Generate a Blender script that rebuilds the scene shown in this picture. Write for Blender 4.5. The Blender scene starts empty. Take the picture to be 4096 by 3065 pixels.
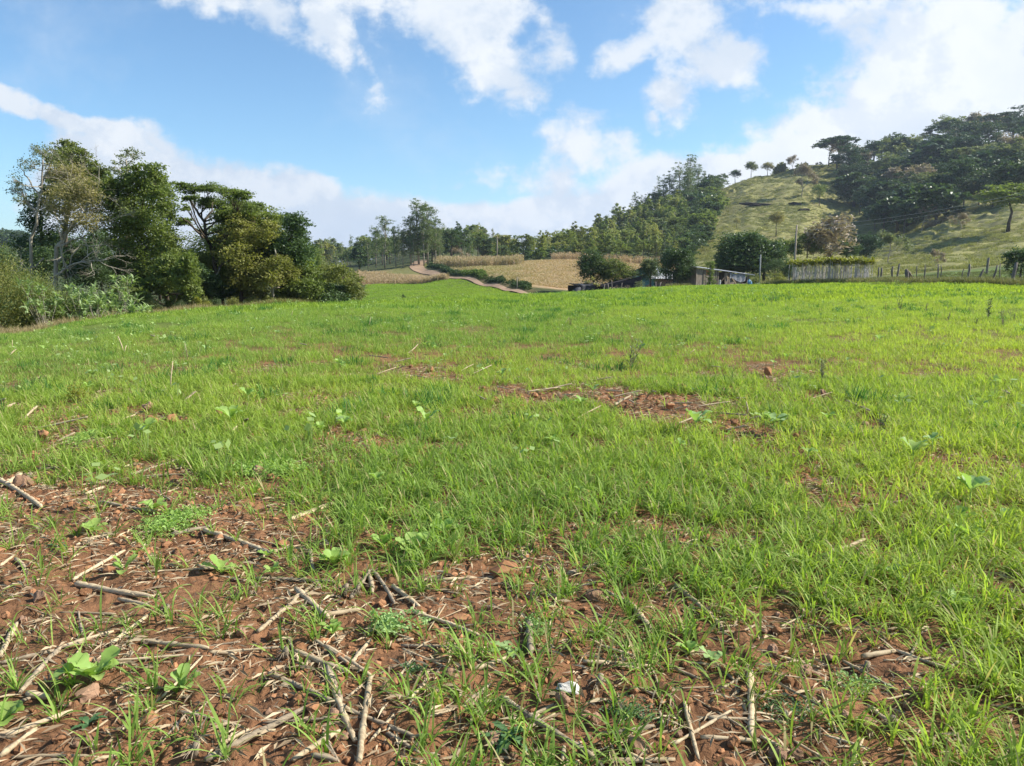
import bpy, math, random
import numpy as np
from mathutils import Vector, Matrix, Euler
R = math.radians
rnd = random.Random(7)
rng = np.random.default_rng(11)

# ------------------------------------------------------------------ camera, sky, sun, exposure
F = 773.0; PITCH = R(8.316); CAMZ = 1.6
CP, SP = math.cos(PITCH), math.sin(PITCH)
scene = bpy.context.scene
cam_d = bpy.data.cameras.new('camera'); cam = bpy.data.objects.new('camera', cam_d)
scene.collection.objects.link(cam); scene.camera = cam
cam.location = (0, 0, CAMZ); cam.rotation_euler = (R(90) - PITCH, 0, 0)
cam_d.sensor_width = 36; cam_d.lens = 36 * F / 1024; cam_d.clip_start = .05; cam_d.clip_end = 20000
scene.view_settings.view_transform = 'Standard'; scene.view_settings.look = 'None'
scene.view_settings.gamma = 1; scene.view_settings.exposure = 0.85
scene.render.resolution_x = 1024; scene.render.resolution_y = 766
scene.cycles.max_bounces = 4; scene.cycles.diffuse_bounces = 3; scene.cycles.glossy_bounces = 1; scene.cycles.transmission_bounces = 2
scene.cycles.transparent_max_bounces = 8; scene.cycles.volume_bounces = 0

SUN_EL, SUN_AZ = R(38), R(84)            # azimuth clockwise from +Y (straight ahead)
sl = bpy.data.lights.new('sun', 'SUN'); so = bpy.data.objects.new('sun', sl); scene.collection.objects.link(so)
sl.energy = 4.8; sl.angle = R(.55); sl.color = (1, .955, .87)
sdir = Vector((math.sin(SUN_AZ) * math.cos(SUN_EL), math.cos(SUN_AZ) * math.cos(SUN_EL), math.sin(SUN_EL)))
so.rotation_euler = sdir.to_track_quat('Z', 'Y').to_euler(); so.location = (30, 10, 60)

class NT:
    """tiny helper for node trees"""
    def __init__(s, tree): s.t = tree; s.n = tree.nodes; s.l = tree.links
    def new(s, typ, **kw):
        n = s.n.new(typ)
        for k, v in kw.items(): setattr(n, k, v)
        return n
    def link(s, a, b): s.l.new(a, b)
    def math(s, op, a, b=None, c=None, clamp=False):
        n = s.n.new('ShaderNodeMath'); n.operation = op; n.use_clamp = clamp
        for i, v in enumerate((a, b, c)):
            if v is None: continue
            if isinstance(v, (int, float)): n.inputs[i].default_value = v
            else: s.l.new(v, n.inputs[i])
        return n.outputs[0]
    def smooth(s, v, a, b, lo=0, hi=1):
        n = s.n.new('ShaderNodeMapRange'); n.interpolation_type = 'SMOOTHSTEP'
        s.l.new(v, n.inputs[0])
        for i, q in zip((1, 2, 3, 4), (a, b, lo, hi)): n.inputs[i].default_value = q
        return n.outputs[0]
    def mixc(s, f, a, b, mode='MIX'):
        n = s.n.new('ShaderNodeMix'); n.data_type = 'RGBA'; n.blend_type = mode
        for sock, v in ((n.inputs[0], f), (n.inputs[6], a), (n.inputs[7], b)):
            if isinstance(v, (int, float)): sock.default_value = v
            elif isinstance(v, tuple): sock.default_value = (*v, 1) if len(v) == 3 else v
            else: s.l.new(v, sock)
        return n.outputs[2]
    def noise(s, vec, scale, detail=4, rough=.55, dist=0, dims='3D'):
        n = s.n.new('ShaderNodeTexNoise'); n.noise_dimensions = dims
        if vec is not None: s.l.new(vec, n.inputs['Vector'])
        n.inputs['Scale'].default_value = scale; n.inputs['Detail'].default_value = detail
        n.inputs['Roughness'].default_value = rough; n.inputs['Distortion'].default_value = dist
        return n.outputs[0]

def pt(u, v):
    """a direction seen in the photo as (x/y, z/y) in the world"""
    dy = F * CP + (383 - v) * SP; dz = -F * SP + (383 - v) * CP
    return (u - 512) / dy, dz / dy

world = bpy.data.worlds.new('World'); scene.world = world; world.use_nodes = True
w = NT(world.node_tree); w.n.clear()
wout = w.new('ShaderNodeOutputWorld'); bg = w.new('ShaderNodeBackground'); w.link(bg.outputs[0], wout.inputs[0])
sky = w.new('ShaderNodeTexSky', sky_type='NISHITA'); sky.sun_disc = False
sky.sun_elevation = SUN_EL; sky.sun_rotation = SUN_AZ; sky.air_density = 1.0; sky.dust_density = .6; sky.ozone_density = 1.6; sky.altitude = 500
SKYSTR = .12; HAZE = 0.00016
bg.inputs[1].default_value = SKYSTR
tc = w.new('ShaderNodeTexCoord'); sx = w.new('ShaderNodeSeparateXYZ'); w.link(tc.outputs['Generated'], sx.inputs[0])
ay = w.math('MAXIMUM', w.math('ABSOLUTE', sx.outputs[1]), .18)
ca = w.math('DIVIDE', sx.outputs[0], ay); ct = w.math('DIVIDE', sx.outputs[2], ay)
comb = w.new('ShaderNodeCombineXYZ'); w.link(ca, comb.inputs[0]); w.link(ct, comb.inputs[1])
w.link(w.math('SIGN', sx.outputs[1]), comb.inputs[2])
P0 = comb.outputs[0]
# domain warp
wn = w.new('ShaderNodeTexNoise'); w.link(P0, wn.inputs['Vector']); wn.inputs['Scale'].default_value = 7; wn.inputs['Detail'].default_value = 5
vs = w.new('ShaderNodeVectorMath', operation='SUBTRACT'); w.link(wn.outputs['Color'], vs.inputs[0]); vs.inputs[1].default_value = (.5, .5, .5)
vm = w.new('ShaderNodeVectorMath', operation='SCALE'); w.link(vs.outputs[0], vm.inputs[0]); vm.inputs['Scale'].default_value = .10
va = w.new('ShaderNodeVectorMath', operation='ADD'); w.link(P0, va.inputs[0]); w.link(vm.outputs[0], va.inputs[1])
sw = w.new('ShaderNodeSeparateXYZ'); w.link(va.outputs[0], sw.inputs[0]); WA, WT = sw.outputs[0], sw.outputs[1]
def blob(u, v, ru, rv, ang=0, amp=1.0):
    a, t = pt(u, v); ru /= 781.; rv /= 781.
    c, s_ = math.cos(R(ang)), math.sin(R(ang))
    dx = w.math('SUBTRACT', WA, a); dt = w.math('SUBTRACT', WT, t)
    p = w.math('ADD', w.math('MULTIPLY', dx, c / ru), w.math('MULTIPLY', dt, s_ / ru))
    q = w.math('ADD', w.math('MULTIPLY', dx, -s_ / rv), w.math('MULTIPLY', dt, c / rv))
    r = w.math('SQRT', w.math('ADD', w.math('MULTIPLY', p, p), w.math('MULTIPLY', q, q)))
    return w.math('MULTIPLY', w.math('SUBTRACT', 1.0, r), amp * min(ru, rv) * 781 / 30.)
BL = [(225, 4, 45, 20, -15), (275, 20, 40, 28, -35), (322, 28, 26, 36, 0), (352, 55, 8, 20, 15), (378, 12, 10, 36, 0), (318, 0, 40, 16, 0),
      (470, 20, 70, 40, 0), (490, 60, 58, 34, -20), (512, 90, 20, 18, 0), (545, 50, 20, 30, 0), (440, 5, 70, 12, 0),
      (685, 22, 48, 36, 0, 1.2), (632, 55, 46, 22, 15, 1.3), (730, 64, 40, 26, 0, 1.2), (682, 95, 32, 36, 10, 1.2), (668, 124, 14, 12, 0, 2),
      (940, 60, 130, 85, 0, .5), (860, 100, 85, 42, 15, .65), (810, 20, 50, 16, 0), (960, 130, 110, 50, 0), (800, 118, 50, 20, 20), (715, 5, 60, 12, 0), (1080, 80, 120, 120, 0),
      (573, 158, 22, 42, 0), (560, 185, 26, 22, 0), (575, 130, 24, 9, 0), (622, 152, 17, 12, 0), (540, 186, 40, 16, 0), (500, 172, 28, 4, -8), (505, 182, 22, 3, 0),
      (0, 108, 55, 11, -14, 4), (50, 119, 50, 13, -14, 3.5), (100, 131, 45, 15, -14, 3), (160, 143, 50, 20, -12, 2)]
dens = None
for b in BL:
    q = blob(*b); dens = q if dens is None else w.math('MAXIMUM', dens, q)
ramp = w.new('ShaderNodeFloatCurve')
TOP = [(-150, 95), (0, 105), (60, 120), (140, 129), (190, 133), (240, 146), (300, 162), (340, 176), (405, 180), (430, 192), (448, 204), (495, 209), (530, 192), (560, 178), (605, 178), (620, 168), (660, 152), (700, 150), (735, 140), (770, 125), (820, 100), (1024, 90), (1200, 90)]
cv = ramp.mapping.curves[0]
for i, (u, v) in enumerate(TOP):
    a, t = pt(u, v); X, Yv = (a + 1) / 2, t * 2
    if i == 0: cv.points[0].location = (0, Yv); cv.points.new(X, Yv)
    elif i == len(TOP) - 1: cv.points[-1].location = (1, Yv); cv.points.new(X, Yv)
    else: cv.points.new(X, Yv)
for p_ in cv.points: p_.handle_type = 'VECTOR'
ramp.mapping.update()
w.link(w.math('MULTIPLY_ADD', WA, .5, .5, clamp=True), ramp.inputs['Value'])
band = w.math('MULTIPLY', w.math('SUBTRACT', w.math('MULTIPLY', ramp.outputs[0], .5), WT), 42)
cut = w.math('MULTIPLY', w.math('ADD', WA, .61), 22)              # clear blue at the far left under the streak
band = w.math('MINIMUM', w.math('MINIMUM', band, cut), 1.7)
dens = w.math('MAXIMUM', dens, band)
mp = w.new('ShaderNodeMapping'); w.link(P0, mp.inputs[0]); mp.inputs['Scale'].default_value = (1, 1.25, 1)
n1 = w.noise(mp.outputs[0], 8, 13, .64)
n2 = w.noise(mp.outputs[0], 34, 8, .6)
dsum = w.math('ADD', w.math('MINIMUM', dens, 1.15), w.math('MULTIPLY_ADD', n1, 3.4, -1.75))
dsum = w.math('ADD', dsum, w.math('MULTIPLY_ADD', n2, .7, -.35))
alpha = w.smooth(dsum, -.25, .6)
# thin veil
veil = w.math('MULTIPLY', w.smooth(w.noise(mp.outputs[0], 4, 8, .62), .5, .75), .22)
alpha = w.math('MAXIMUM', alpha, veil)
body = w.smooth(dsum, .2, 1.5)
off = w.new('ShaderNodeVectorMath', operation='ADD'); w.link(mp.outputs[0], off.inputs[0]); off.inputs[1].default_value = (.012, .014, 0)
n1b = w.noise(off.outputs[0], 9, 12, .6)
relief = w.smooth(w.math('SUBTRACT', n1, n1b), -.07, .09)
n3 = w.noise(mp.outputs[0], 5.5, 7, .55)
cshade = w.math('ADD', w.math('MULTIPLY', relief, .55), w.math('MULTIPLY', w.smooth(n3, .35, .65), .45))
glow = w.math('MULTIPLY_ADD', w.smooth(ca, -.2, .6), .10, .0)
cshade = w.math('ADD', cshade, glow)
ccol = w.mixc(cshade, (.37 / SKYSTR, .43 / SKYSTR, .51 / SKYSTR), (.53 / SKYSTR, .555 / SKYSTR, .58 / SKYSTR))
skyc = w.mixc(1.0, sky.outputs[0], (.60, .775, .86), 'MULTIPLY')
fin = w.mixc(alpha, skyc, ccol)
w.link(fin, bg.inputs[0])

# ------------------------------------------------------------------ basic helpers
def prj(x, y, z):
    dz = z - CAMZ; d = y * CP - dz * SP; up = y * SP + dz * CP
    d = np.where(np.abs(d) < 1e-3, 1e-3, d)
    return 512 + F * x / d, 383 - F * up / d
def P(u, v, Y):
    a, t = pt(u, v); return Vector((a * Y, Y, CAMZ + t * Y))

def _h(ix, iy, s):
    n = (ix.astype(np.int64) * 374761393 + iy.astype(np.int64) * 668265263 + s * 1442695041) & 0xffffffff
    n = ((n ^ (n >> 13)) * 1274126177) & 0xffffffff
    return ((n ^ (n >> 16)) & 0xffffff) / float(0xffffff)
def vn(x, y, s=0):
    x = np.asarray(x, float); y = np.asarray(y, float)
    ix = np.floor(x); iy = np.floor(y); fx = x - ix; fy = y - iy
    fx = fx * fx * (3 - 2 * fx); fy = fy * fy * (3 - 2 * fy)
    a = _h(ix, iy, s); b = _h(ix + 1, iy, s); c = _h(ix, iy + 1, s); d = _h(ix + 1, iy + 1, s)
    return (a * (1 - fx) + b * fx) * (1 - fy) + (c * (1 - fx) + d * fx) * fy
def fbm(x, y, o=4, s=0, g=.5):
    r = 0; a = 1; t = 0
    for i in range(o): r = r + a * vn(x, y, s + i * 17); t += a; x = x * 2.03 + 11.3; y = y * 2.03 + 5.7; a *= g
    return r / t
def sst(x, a, b):
    t = np.clip((np.asarray(x, float) - a) / (b - a), 0, 1); return t * t * (3 - 2 * t)

# ------------------------------------------------------------------ terrain: per bearing, (distance, image row | ('z', height))
Z = lambda q: ('z', q)
TAB = {
 -260: [(8, Z(-.1)), (22, Z(-1.0)), (32, Z(-3.0)), (90, Z(-6)), (250, Z(-3)), (520, 236), (760, Z(10)), (2500, Z(-20))],
 0:    [(8, Z(-.05)), (18, Z(-.35)), (27, 333), (36, Z(-2.9)), (90, Z(-5)), (250, Z(-3)), (520, 243), (620, 240), (800, Z(4)), (2500, Z(-20))],
 68:   [(8, Z(0)), (18, Z(-.2)), (30, 322), (39, Z(-2.7)), (90, Z(-5)), (250, Z(-3)), (520, 252), (620, 250), (800, Z(2)), (2500, Z(-20))],
 122:  [(10, Z(0)), (20, Z(-.1)), (33, 314), (42, Z(-2.5)), (90, Z(-5)), (250, Z(-3)), (500, 260), (800, Z(2)), (2500, Z(-20))],
 200:  [(10, Z(.02)), (22, Z(0)), (36, 309), (45, Z(-2.2)), (95, Z(-4.5)), (250, Z(-2)), (500, 262), (800, Z(2)), (2500, Z(-20))],
 281:  [(10, Z(.02)), (25, Z(.08)), (41, 302.8), (52, Z(-2.0)), (100, Z(-4)), (250, Z(-1)), (450, 262), (800, Z(2)), (2500, Z(-20))],
 363:  [(10, Z(.02)), (28, Z(.12)), (46, 302), (60, Z(-2.0)), (90, 303), (120, 290), (140, 285), (180, 272), (250, 268), (420, 262), (800, Z(2)), (2500, Z(-20))],
 420:  [(10, Z(.0)), (28, Z(.1)), (48, 299.5), (62, Z(-1.6)), (90, 299), (120, 288), (145, 284), (175, 274), (195, 266), (204, 261), (240, 259), (420, 246), (800, Z(10)), (2500, Z(-20))],
 445:  [(10, Z(.0)), (28, Z(.1)), (50, 298), (62, Z(-1.5)), (90, 298), (120, 287), (150, 278), (160, 276), (170, 268), (195, 264), (230, 260), (420, 240), (800, Z(15)), (2500, Z(-20))],
 483:  [(10, Z(.0)), (28, Z(.1)), (53, 296.5), (68, Z(-1.3)), (95, 293), (115, 286.5), (121, 284), (127, 276), (160, 268), (200, 263), (300, 261), (420, 242), (500, 240), (800, Z(15)), (2500, Z(-20))],
 506:  [(10, Z(.0)), (28, Z(.1)), (56, 295.5), (72, Z(-1.2)), (92, 292.5), (97, 291.5), (102, 288), (108, 281), (140, 270), (190, 264), (300, 262), (420, 250), (800, Z(10)), (2500, Z(-20))],
 528:  [(10, Z(.0)), (28, Z(.1)), (60, 294.6), (74, Z(-1.2)), (84, 295.4), (89, 294), (95, 286), (110, 282), (150, 268), (190, 260.5), (270, 256), (330, Z(4)), (800, Z(5)), (2500, Z(-20))],
 570:  [(10, Z(.0)), (28, Z(.13)), (66, 292.5), (80, Z(-1.0)), (95, 291.5), (120, 279), (150, 268), (186, 259), (230, 256), (300, 247), (360, Z(6)), (800, Z(5)), (2500, Z(-20))],
 612:  [(10, Z(.0)), (28, Z(.16)), (70, 290), (84, Z(-.9)), (98, 289), (120, 279), (150, 270), (188, 261), (240, 252), (345, 229), (420, Z(14)), (800, Z(5)), (2500, Z(-20))],
 645:  [(10, Z(.0)), (28, Z(.2)), (72, 288), (86, Z(-.6)), (100, 286.5), (130, 278), (188, 264), (260, 245), (370, 216), (450, Z(20)), (800, Z(5)), (2500, Z(-20))],
 680:  [(10, Z(.0)), (28, Z(.22)), (74, 286.6), (86, Z(-.4)), (105, 285), (140, 275), (190, 262), (250, 243), (390, 199), (470, Z(28)), (800, Z(10)), (2500, Z(-20))],
 715:  [(10, Z(.0)), (28, Z(.25)), (75, 286), (88, Z(-.3)), (105, 284.5), (140, 272), (200, 252), (300, 217), (400, 188), (470, Z(32)), (800, Z(10)), (2500, Z(-20))],
 750:  [(10, Z(.0)), (28, Z(.27)), (74, 285.2), (86, Z(-.2)), (105, 282), (140, 271), (200, 248), (300, 209), (410, 174), (480, Z(38)), (800, Z(10)), (2500, Z(-20))],
 800:  [(10, Z(.0)), (28, Z(.33)), (66, 284.3), (78, Z(.15)), (105, 279), (140, 269), (200, 248), (300, 206), (420, 163), (500, Z(45)), (800, Z(10)), (2500, Z(-20))],
 850:  [(10, Z(.0)), (28, Z(.38)), (60, 283.6), (72, Z(.4)), (105, 277), (140, 271), (190, 262), (240, 246), (320, 205), (420, 160), (500, Z(48)), (800, Z(10)), (2500, Z(-20))],
 900:  [(10, Z(.0)), (28, Z(.42)), (55, 283.2), (66, Z(.55)), (100, 275), (140, 262), (185, 249), (240, 228), (320, 192), (430, 155), (520, Z(50)), (800, Z(10)), (2500, Z(-20))],
 960:  [(10, Z(.0)), (26, Z(.45)), (50, 283.8), (62, 281.5), (100, 270), (130, 256), (165, 236), (210, 214), (320, 172), (430, 142), (520, Z(58)), (800, Z(10)), (2500, Z(-20))],
 1024: [(10, Z(.0)), (24, Z(.42)), (46, 286), (60, 282), (95, 266), (125, 248), (155, 228), (185, 212), (300, 165), (430, 134), (520, Z(62)), (800, Z(10)), (2500, Z(-20))],
 1300: [(10, Z(.0)), (24, Z(.3)), (42, 292), (60, 284), (95, 262), (125, 244), (155, 226), (200, 205), (300, 165), (430, 136), (520, Z(62)), (800, Z(10)), (2500, Z(-20))],
}
LY = np.linspace(math.log(.5), math.log(2600), 620)
cols = sorted(TAB); CA = np.array([(u - 512) / 781.2 for u in cols]); HT = []
for u in cols:
    Ys = [.5, 4]; Zs = [0, 0]
    for Y, q in TAB[u]:
        Ys.append(Y); Zs.append(q[1] if isinstance(q, tuple) else CAMZ + pt(u, q)[1] * Y)
    row = np.interp(np.exp(LY), Ys, Zs)
    for k in range(2):
        kk = np.exp(-.5 * (np.arange(-4, 5) / 1.7) ** 2); kk /= kk.sum()
        row = np.convolve(np.pad(row, 4, 'edge'), kk, 'valid')
    HT.append(row)
HT = np.array(HT)
def hz0(x, y):
    x = np.asarray(x, float); y = np.asarray(y, float)
    th = np.arctan2(x, y); r = np.hypot(x, y); tl = np.clip(th, -.78, .78)
    a = np.tan(tl); Y = np.maximum(r * np.cos(tl), .5)
    a = np.clip(a, CA[0], CA[-1] - 1e-6)
    i = np.clip(np.searchsorted(CA, a) - 1, 0, len(CA) - 2); fa = (a - CA[i]) / (CA[i + 1] - CA[i]); fa = fa * fa * (3 - 2 * fa) * .5 + fa * .5
    q = (np.log(Y) - LY[0]) / (LY[1] - LY[0]); j = np.clip(np.floor(q).astype(int), 0, len(LY) - 2); fy = np.clip(q - j, 0, 1)
    h = (HT[i, j] * (1 - fy) + HT[i, j + 1] * fy) * (1 - fa) + (HT[i + 1, j] * (1 - fy) + HT[i + 1, j + 1] * fy) * fa
    back = sst(np.abs(th), .9, 2.6)
    return h * (1 - back)
def band_u(u, ys, tab):
    us, vv = zip(*tab); return np.interp(u, us, vv)
EDGE = [(-600, 20), (-260, 23), (0, 27), (68, 30), (122, 33), (200, 36), (281, 41), (363, 46), (366, 141), (445, 149), (470, 124), (483, 113), (506, 95), (528, 82), (570, 75), (612, 77), (645, 79), (680, 80), (715, 80), (750, 76), (800, 66), (850, 60), (900, 54), (960, 49), (1024, 46), (1300, 42), (1900, 40)]
def uY(x, y):
    a = np.asarray(x, float) / np.maximum(np.asarray(y, float), .5); return 512 + a * 781.2, np.asarray(y, float)
def edge(u): return np.interp(u, [e[0] for e in EDGE], [e[1] for e in EDGE])
def infield(x, y):
    u, Y = uY(x, y); e = edge(u)
    return e - Y                                         # >0 inside
def pasture_w(x, y):
    u, Y = uY(x, y)
    return sst(u, 690 - (Y - 150) * .0, 722) * sst(Y, 95, 130)
def hz(x, y, micro=True):
    x = np.asarray(x, float); y = np.asarray(y, float)
    h = hz0(x, y); r = np.hypot(x, y)
    h = h + (fbm(x * .25, y * .25, 3, 5) - .5) * .16 * sst(r, 4, 20) * (1 - sst(r, 60, 120) * .3)
    h = h + (fbm(x * .03, y * .03, 3, 9) - .5) * 3.0 * sst(r, 150, 400) 
    pw = pasture_w(x, y)
    w1 = fbm(x * .02, y * .035, 3, 31) * 7
    tr = (h * .46 + w1) % 1.0
    tr = np.minimum(tr / .8, (1 - tr) / .2)
    h = h + pw * ((tr - .5) * 1.15 * sst(r, 110, 200) + (fbm(x * .3, y * .3, 3, 77) - .5) * .9)
    if micro:
        nr = 1 - sst(r, 9, 22)
        h = h + nr * ((fbm(x * 3.1, y * 3.1, 4, 2, .55) - .5) * .075 + (fbm(x * 17, y * 17, 3, 3, .6) - .5) * .022)
        c = vn(x * 26, y * 26, 8); h = h + nr * sst(c, .66, .95) * .012
        c = vn(x * 11 + 3, y * 11, 18); h = h + nr * sst(c, .7, .95) * .02
    return h
def G(u, v, micro=True):
    """ground point seen at (u, v)"""
    a, t = pt(u, v); Y = np.exp(np.linspace(math.log(1.6), math.log(900), 2600))
    zr = CAMZ + t * Y; g = hz(a * Y, Y, micro); k = np.nonzero(zr <= g)[0]
    if len(k) == 0: return None
    k = k[0]
    return Vector((a * Y[k], Y[k], float(g[k])))
def on(x, y): return Vector((x, y, float(hz(x, y))))
def gu(u, Y):
    x = (u - 512) / 781.2 * Y; return on(x, Y)

# polar ground sheet
th = np.concatenate([np.linspace(-math.pi, -.68, 60, endpoint=False), np.linspace(-.68, .68, 1100, endpoint=False), np.linspace(.68, math.pi, 60, endpoint=False)])
rr = [.02, .3, .6, .9, 1.2, 1.45, 1.6]
while rr[-1] < 10: rr.append(rr[-1] * 1.0065)
while rr[-1] < 110: rr.append(rr[-1] * 1.0115)
while rr[-1] < 460: rr.append(rr[-1] * 1.005)
while rr[-1] < 600: rr.append(rr[-1] * 1.012)
while rr[-1] < 2400: rr.append(rr[-1] * 1.07)
rr = np.array(rr); TH, RR = np.meshgrid(th, rr)
GX = (RR * np.sin(TH)).ravel(); GY = (RR * np.cos(TH)).ravel(); GZ = hz(GX, GY)
nr_, nt_ = len(rr), len(th)
I = np.arange(nr_ - 1)[:, None] * nt_; J = np.arange(nt_)[None]; J2 = (J + 1) % nt_
quads = np.stack([I + J, I + J2, I + nt_ + J2, I + nt_ + J], -1).reshape(-1, 4)[:, ::-1]

def mesh_np(name, V, Fq, smooth=True, attrs=None):
    me = bpy.data.meshes.new(name); V = np.asarray(V, np.float32); Fq = np.asarray(Fq, np.int32)
    me.vertices.add(len(V)); me.vertices.foreach_set('co', V.ravel())
    k = Fq.shape[1]; me.loops.add(Fq.size); me.loops.foreach_set('vertex_index', Fq.ravel())
    me.polygons.add(len(Fq)); me.polygons.foreach_set('loop_start', np.arange(0, Fq.size, k, dtype=np.int32))
    me.polygons.foreach_set('loop_total', np.full(len(Fq), k, np.int32))
    me.polygons.foreach_set('use_smooth', np.full(len(Fq), smooth, bool))
    me.update(calc_edges=True)
    for an, (dt, arr) in (attrs or {}).items():
        at = me.attributes.new(an, dt, 'POINT')
        at.data.foreach_set('color' if 'COLOR' in dt else ('vector' if dt == 'FLOAT_VECTOR' else 'value'), np.asarray(arr, np.float32).ravel())
    return me
COL = scene.collection
def tag(o, label=None, cat=None, group=None, kind=None):
    if label: o['label'] = label
    if cat: o['category'] = cat
    if group: o['group'] = group
    if kind: o['kind'] = kind
    return o
def link(name, me, mat=None, parent=None, loc=None):
    o = bpy.data.objects.new(name, me); COL.objects.link(o)
    if mat is not None and not me.materials: me.materials.append(mat)
    elif mat is not None and me.materials[0] != mat:
        o.material_slots[0].link = 'OBJECT'; o.material_slots[0].material = mat
    if parent is not None: o.parent = parent
    if loc is not None: o.location = loc
    return o
def empty(name, loc=(0, 0, 0), rz=0, sc=1):
    o = bpy.data.objects.new(name, None); COL.objects.link(o); o.location = loc; o.rotation_euler = (0, 0, rz); o.scale = (sc,) * 3 if isinstance(sc, (int, float)) else sc
    o.empty_display_size = .2
    return o

# ------------------------------------------------------------------ materials
def mat_basic(name, base, rough=.9, var=.25, scale=8, bump=.3, bscale=40, spec=.2, col2=None, stretch=None, bdist=.02):
    m = bpy.data.materials.new(name); m.use_nodes = True; t = NT(m.node_tree)
    bs = m.node_tree.nodes['Principled BSDF']; bs.inputs['Roughness'].default_value = rough; bs.inputs['Specular IOR Level'].default_value = spec
    tcn = t.new('ShaderNodeTexCoord'); vec = tcn.outputs['Object']
    if stretch:
        mm = t.new('ShaderNodeMapping'); t.link(vec, mm.inputs[0]); mm.inputs['Scale'].default_value = stretch; vec = mm.outputs[0]
    n = t.noise(vec, scale, 6, .6); oi = t.new('ShaderNodeObjectInfo')
    c2 = col2 or tuple(c * .55 for c in base)
    col = t.mixc(t.smooth(n, .3, .7), c2, base)
    f = t.math('MULTIPLY_ADD', oi.outputs['Random'], var, 1 - var / 2)
    cc = t.new('ShaderNodeHueSaturation'); t.link(col, cc.inputs['Color']); t.link(f, cc.inputs['Value'])
    t.link(cc.outputs[0], bs.inputs['Base Color'])
    if bump:
        b = t.new('ShaderNodeBump'); b.inputs['Strength'].default_value = bump; b.inputs['Distance'].default_value = bdist
        t.link(t.noise(vec, bscale, 6, .65), b.inputs['Height']); t.link(b.outputs[0], bs.inputs['Normal'])
    return m
def mat_leaf(name, c1, c2, c3=None, trans=.35, rough=.55, attr='var', tint=False, spec=.25, orand=.25, dead=False):
    """c1..c2 by per-leaf attribute; optional c3 by tint of the instance or object"""
    m = bpy.data.materials.new(name); m.use_nodes = True; t = NT(m.node_tree); t.n.clear()
    out = t.new('ShaderNodeOutputMaterial'); pb = t.new('ShaderNodeBsdfPrincipled'); tr = t.new('ShaderNodeBsdfTranslucent'); mx = t.new('ShaderNodeMixShader')
    at = t.new('ShaderNodeAttribute', attribute_name=attr); oi = t.new('ShaderNodeObjectInfo')
    col = t.mixc(at.outputs['Fac'], c1, c2)
    if tint:
        it = t.new('ShaderNodeAttribute', attribute_name='tint', attribute_type='INSTANCER')
        col = t.mixc(it.outputs['Fac'], col, c3)
        if dead: col = t.mixc(t.smooth(at.outputs['Fac'], .92, .97), col, (.48, .40, .20))
    elif c3: col = t.mixc(t.math('MULTIPLY', oi.outputs['Random'], .8), col, c3)
    hs = t.new('ShaderNodeHueSaturation'); t.link(col, hs.inputs['Color']); t.link(t.math('MULTIPLY_ADD', oi.outputs['Random'], orand, 1 - orand / 2), hs.inputs['Value'])
    col = hs.outputs[0]
    t.link(col, pb.inputs['Base Color']); pb.inputs['Roughness'].default_value = rough; pb.inputs['Specular IOR Level'].default_value = spec
    tcol = t.mixc(1.0, col, (1.15, 1.25, .55), 'MULTIPLY'); t.link(tcol, tr.inputs[0])
    mx.inputs[0].default_value = trans; t.link(pb.outputs[0], mx.inputs[1]); t.link(tr.outputs[0], mx.inputs[2]); t.link(mx.outputs[0], out.inputs[0])
    return m

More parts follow.
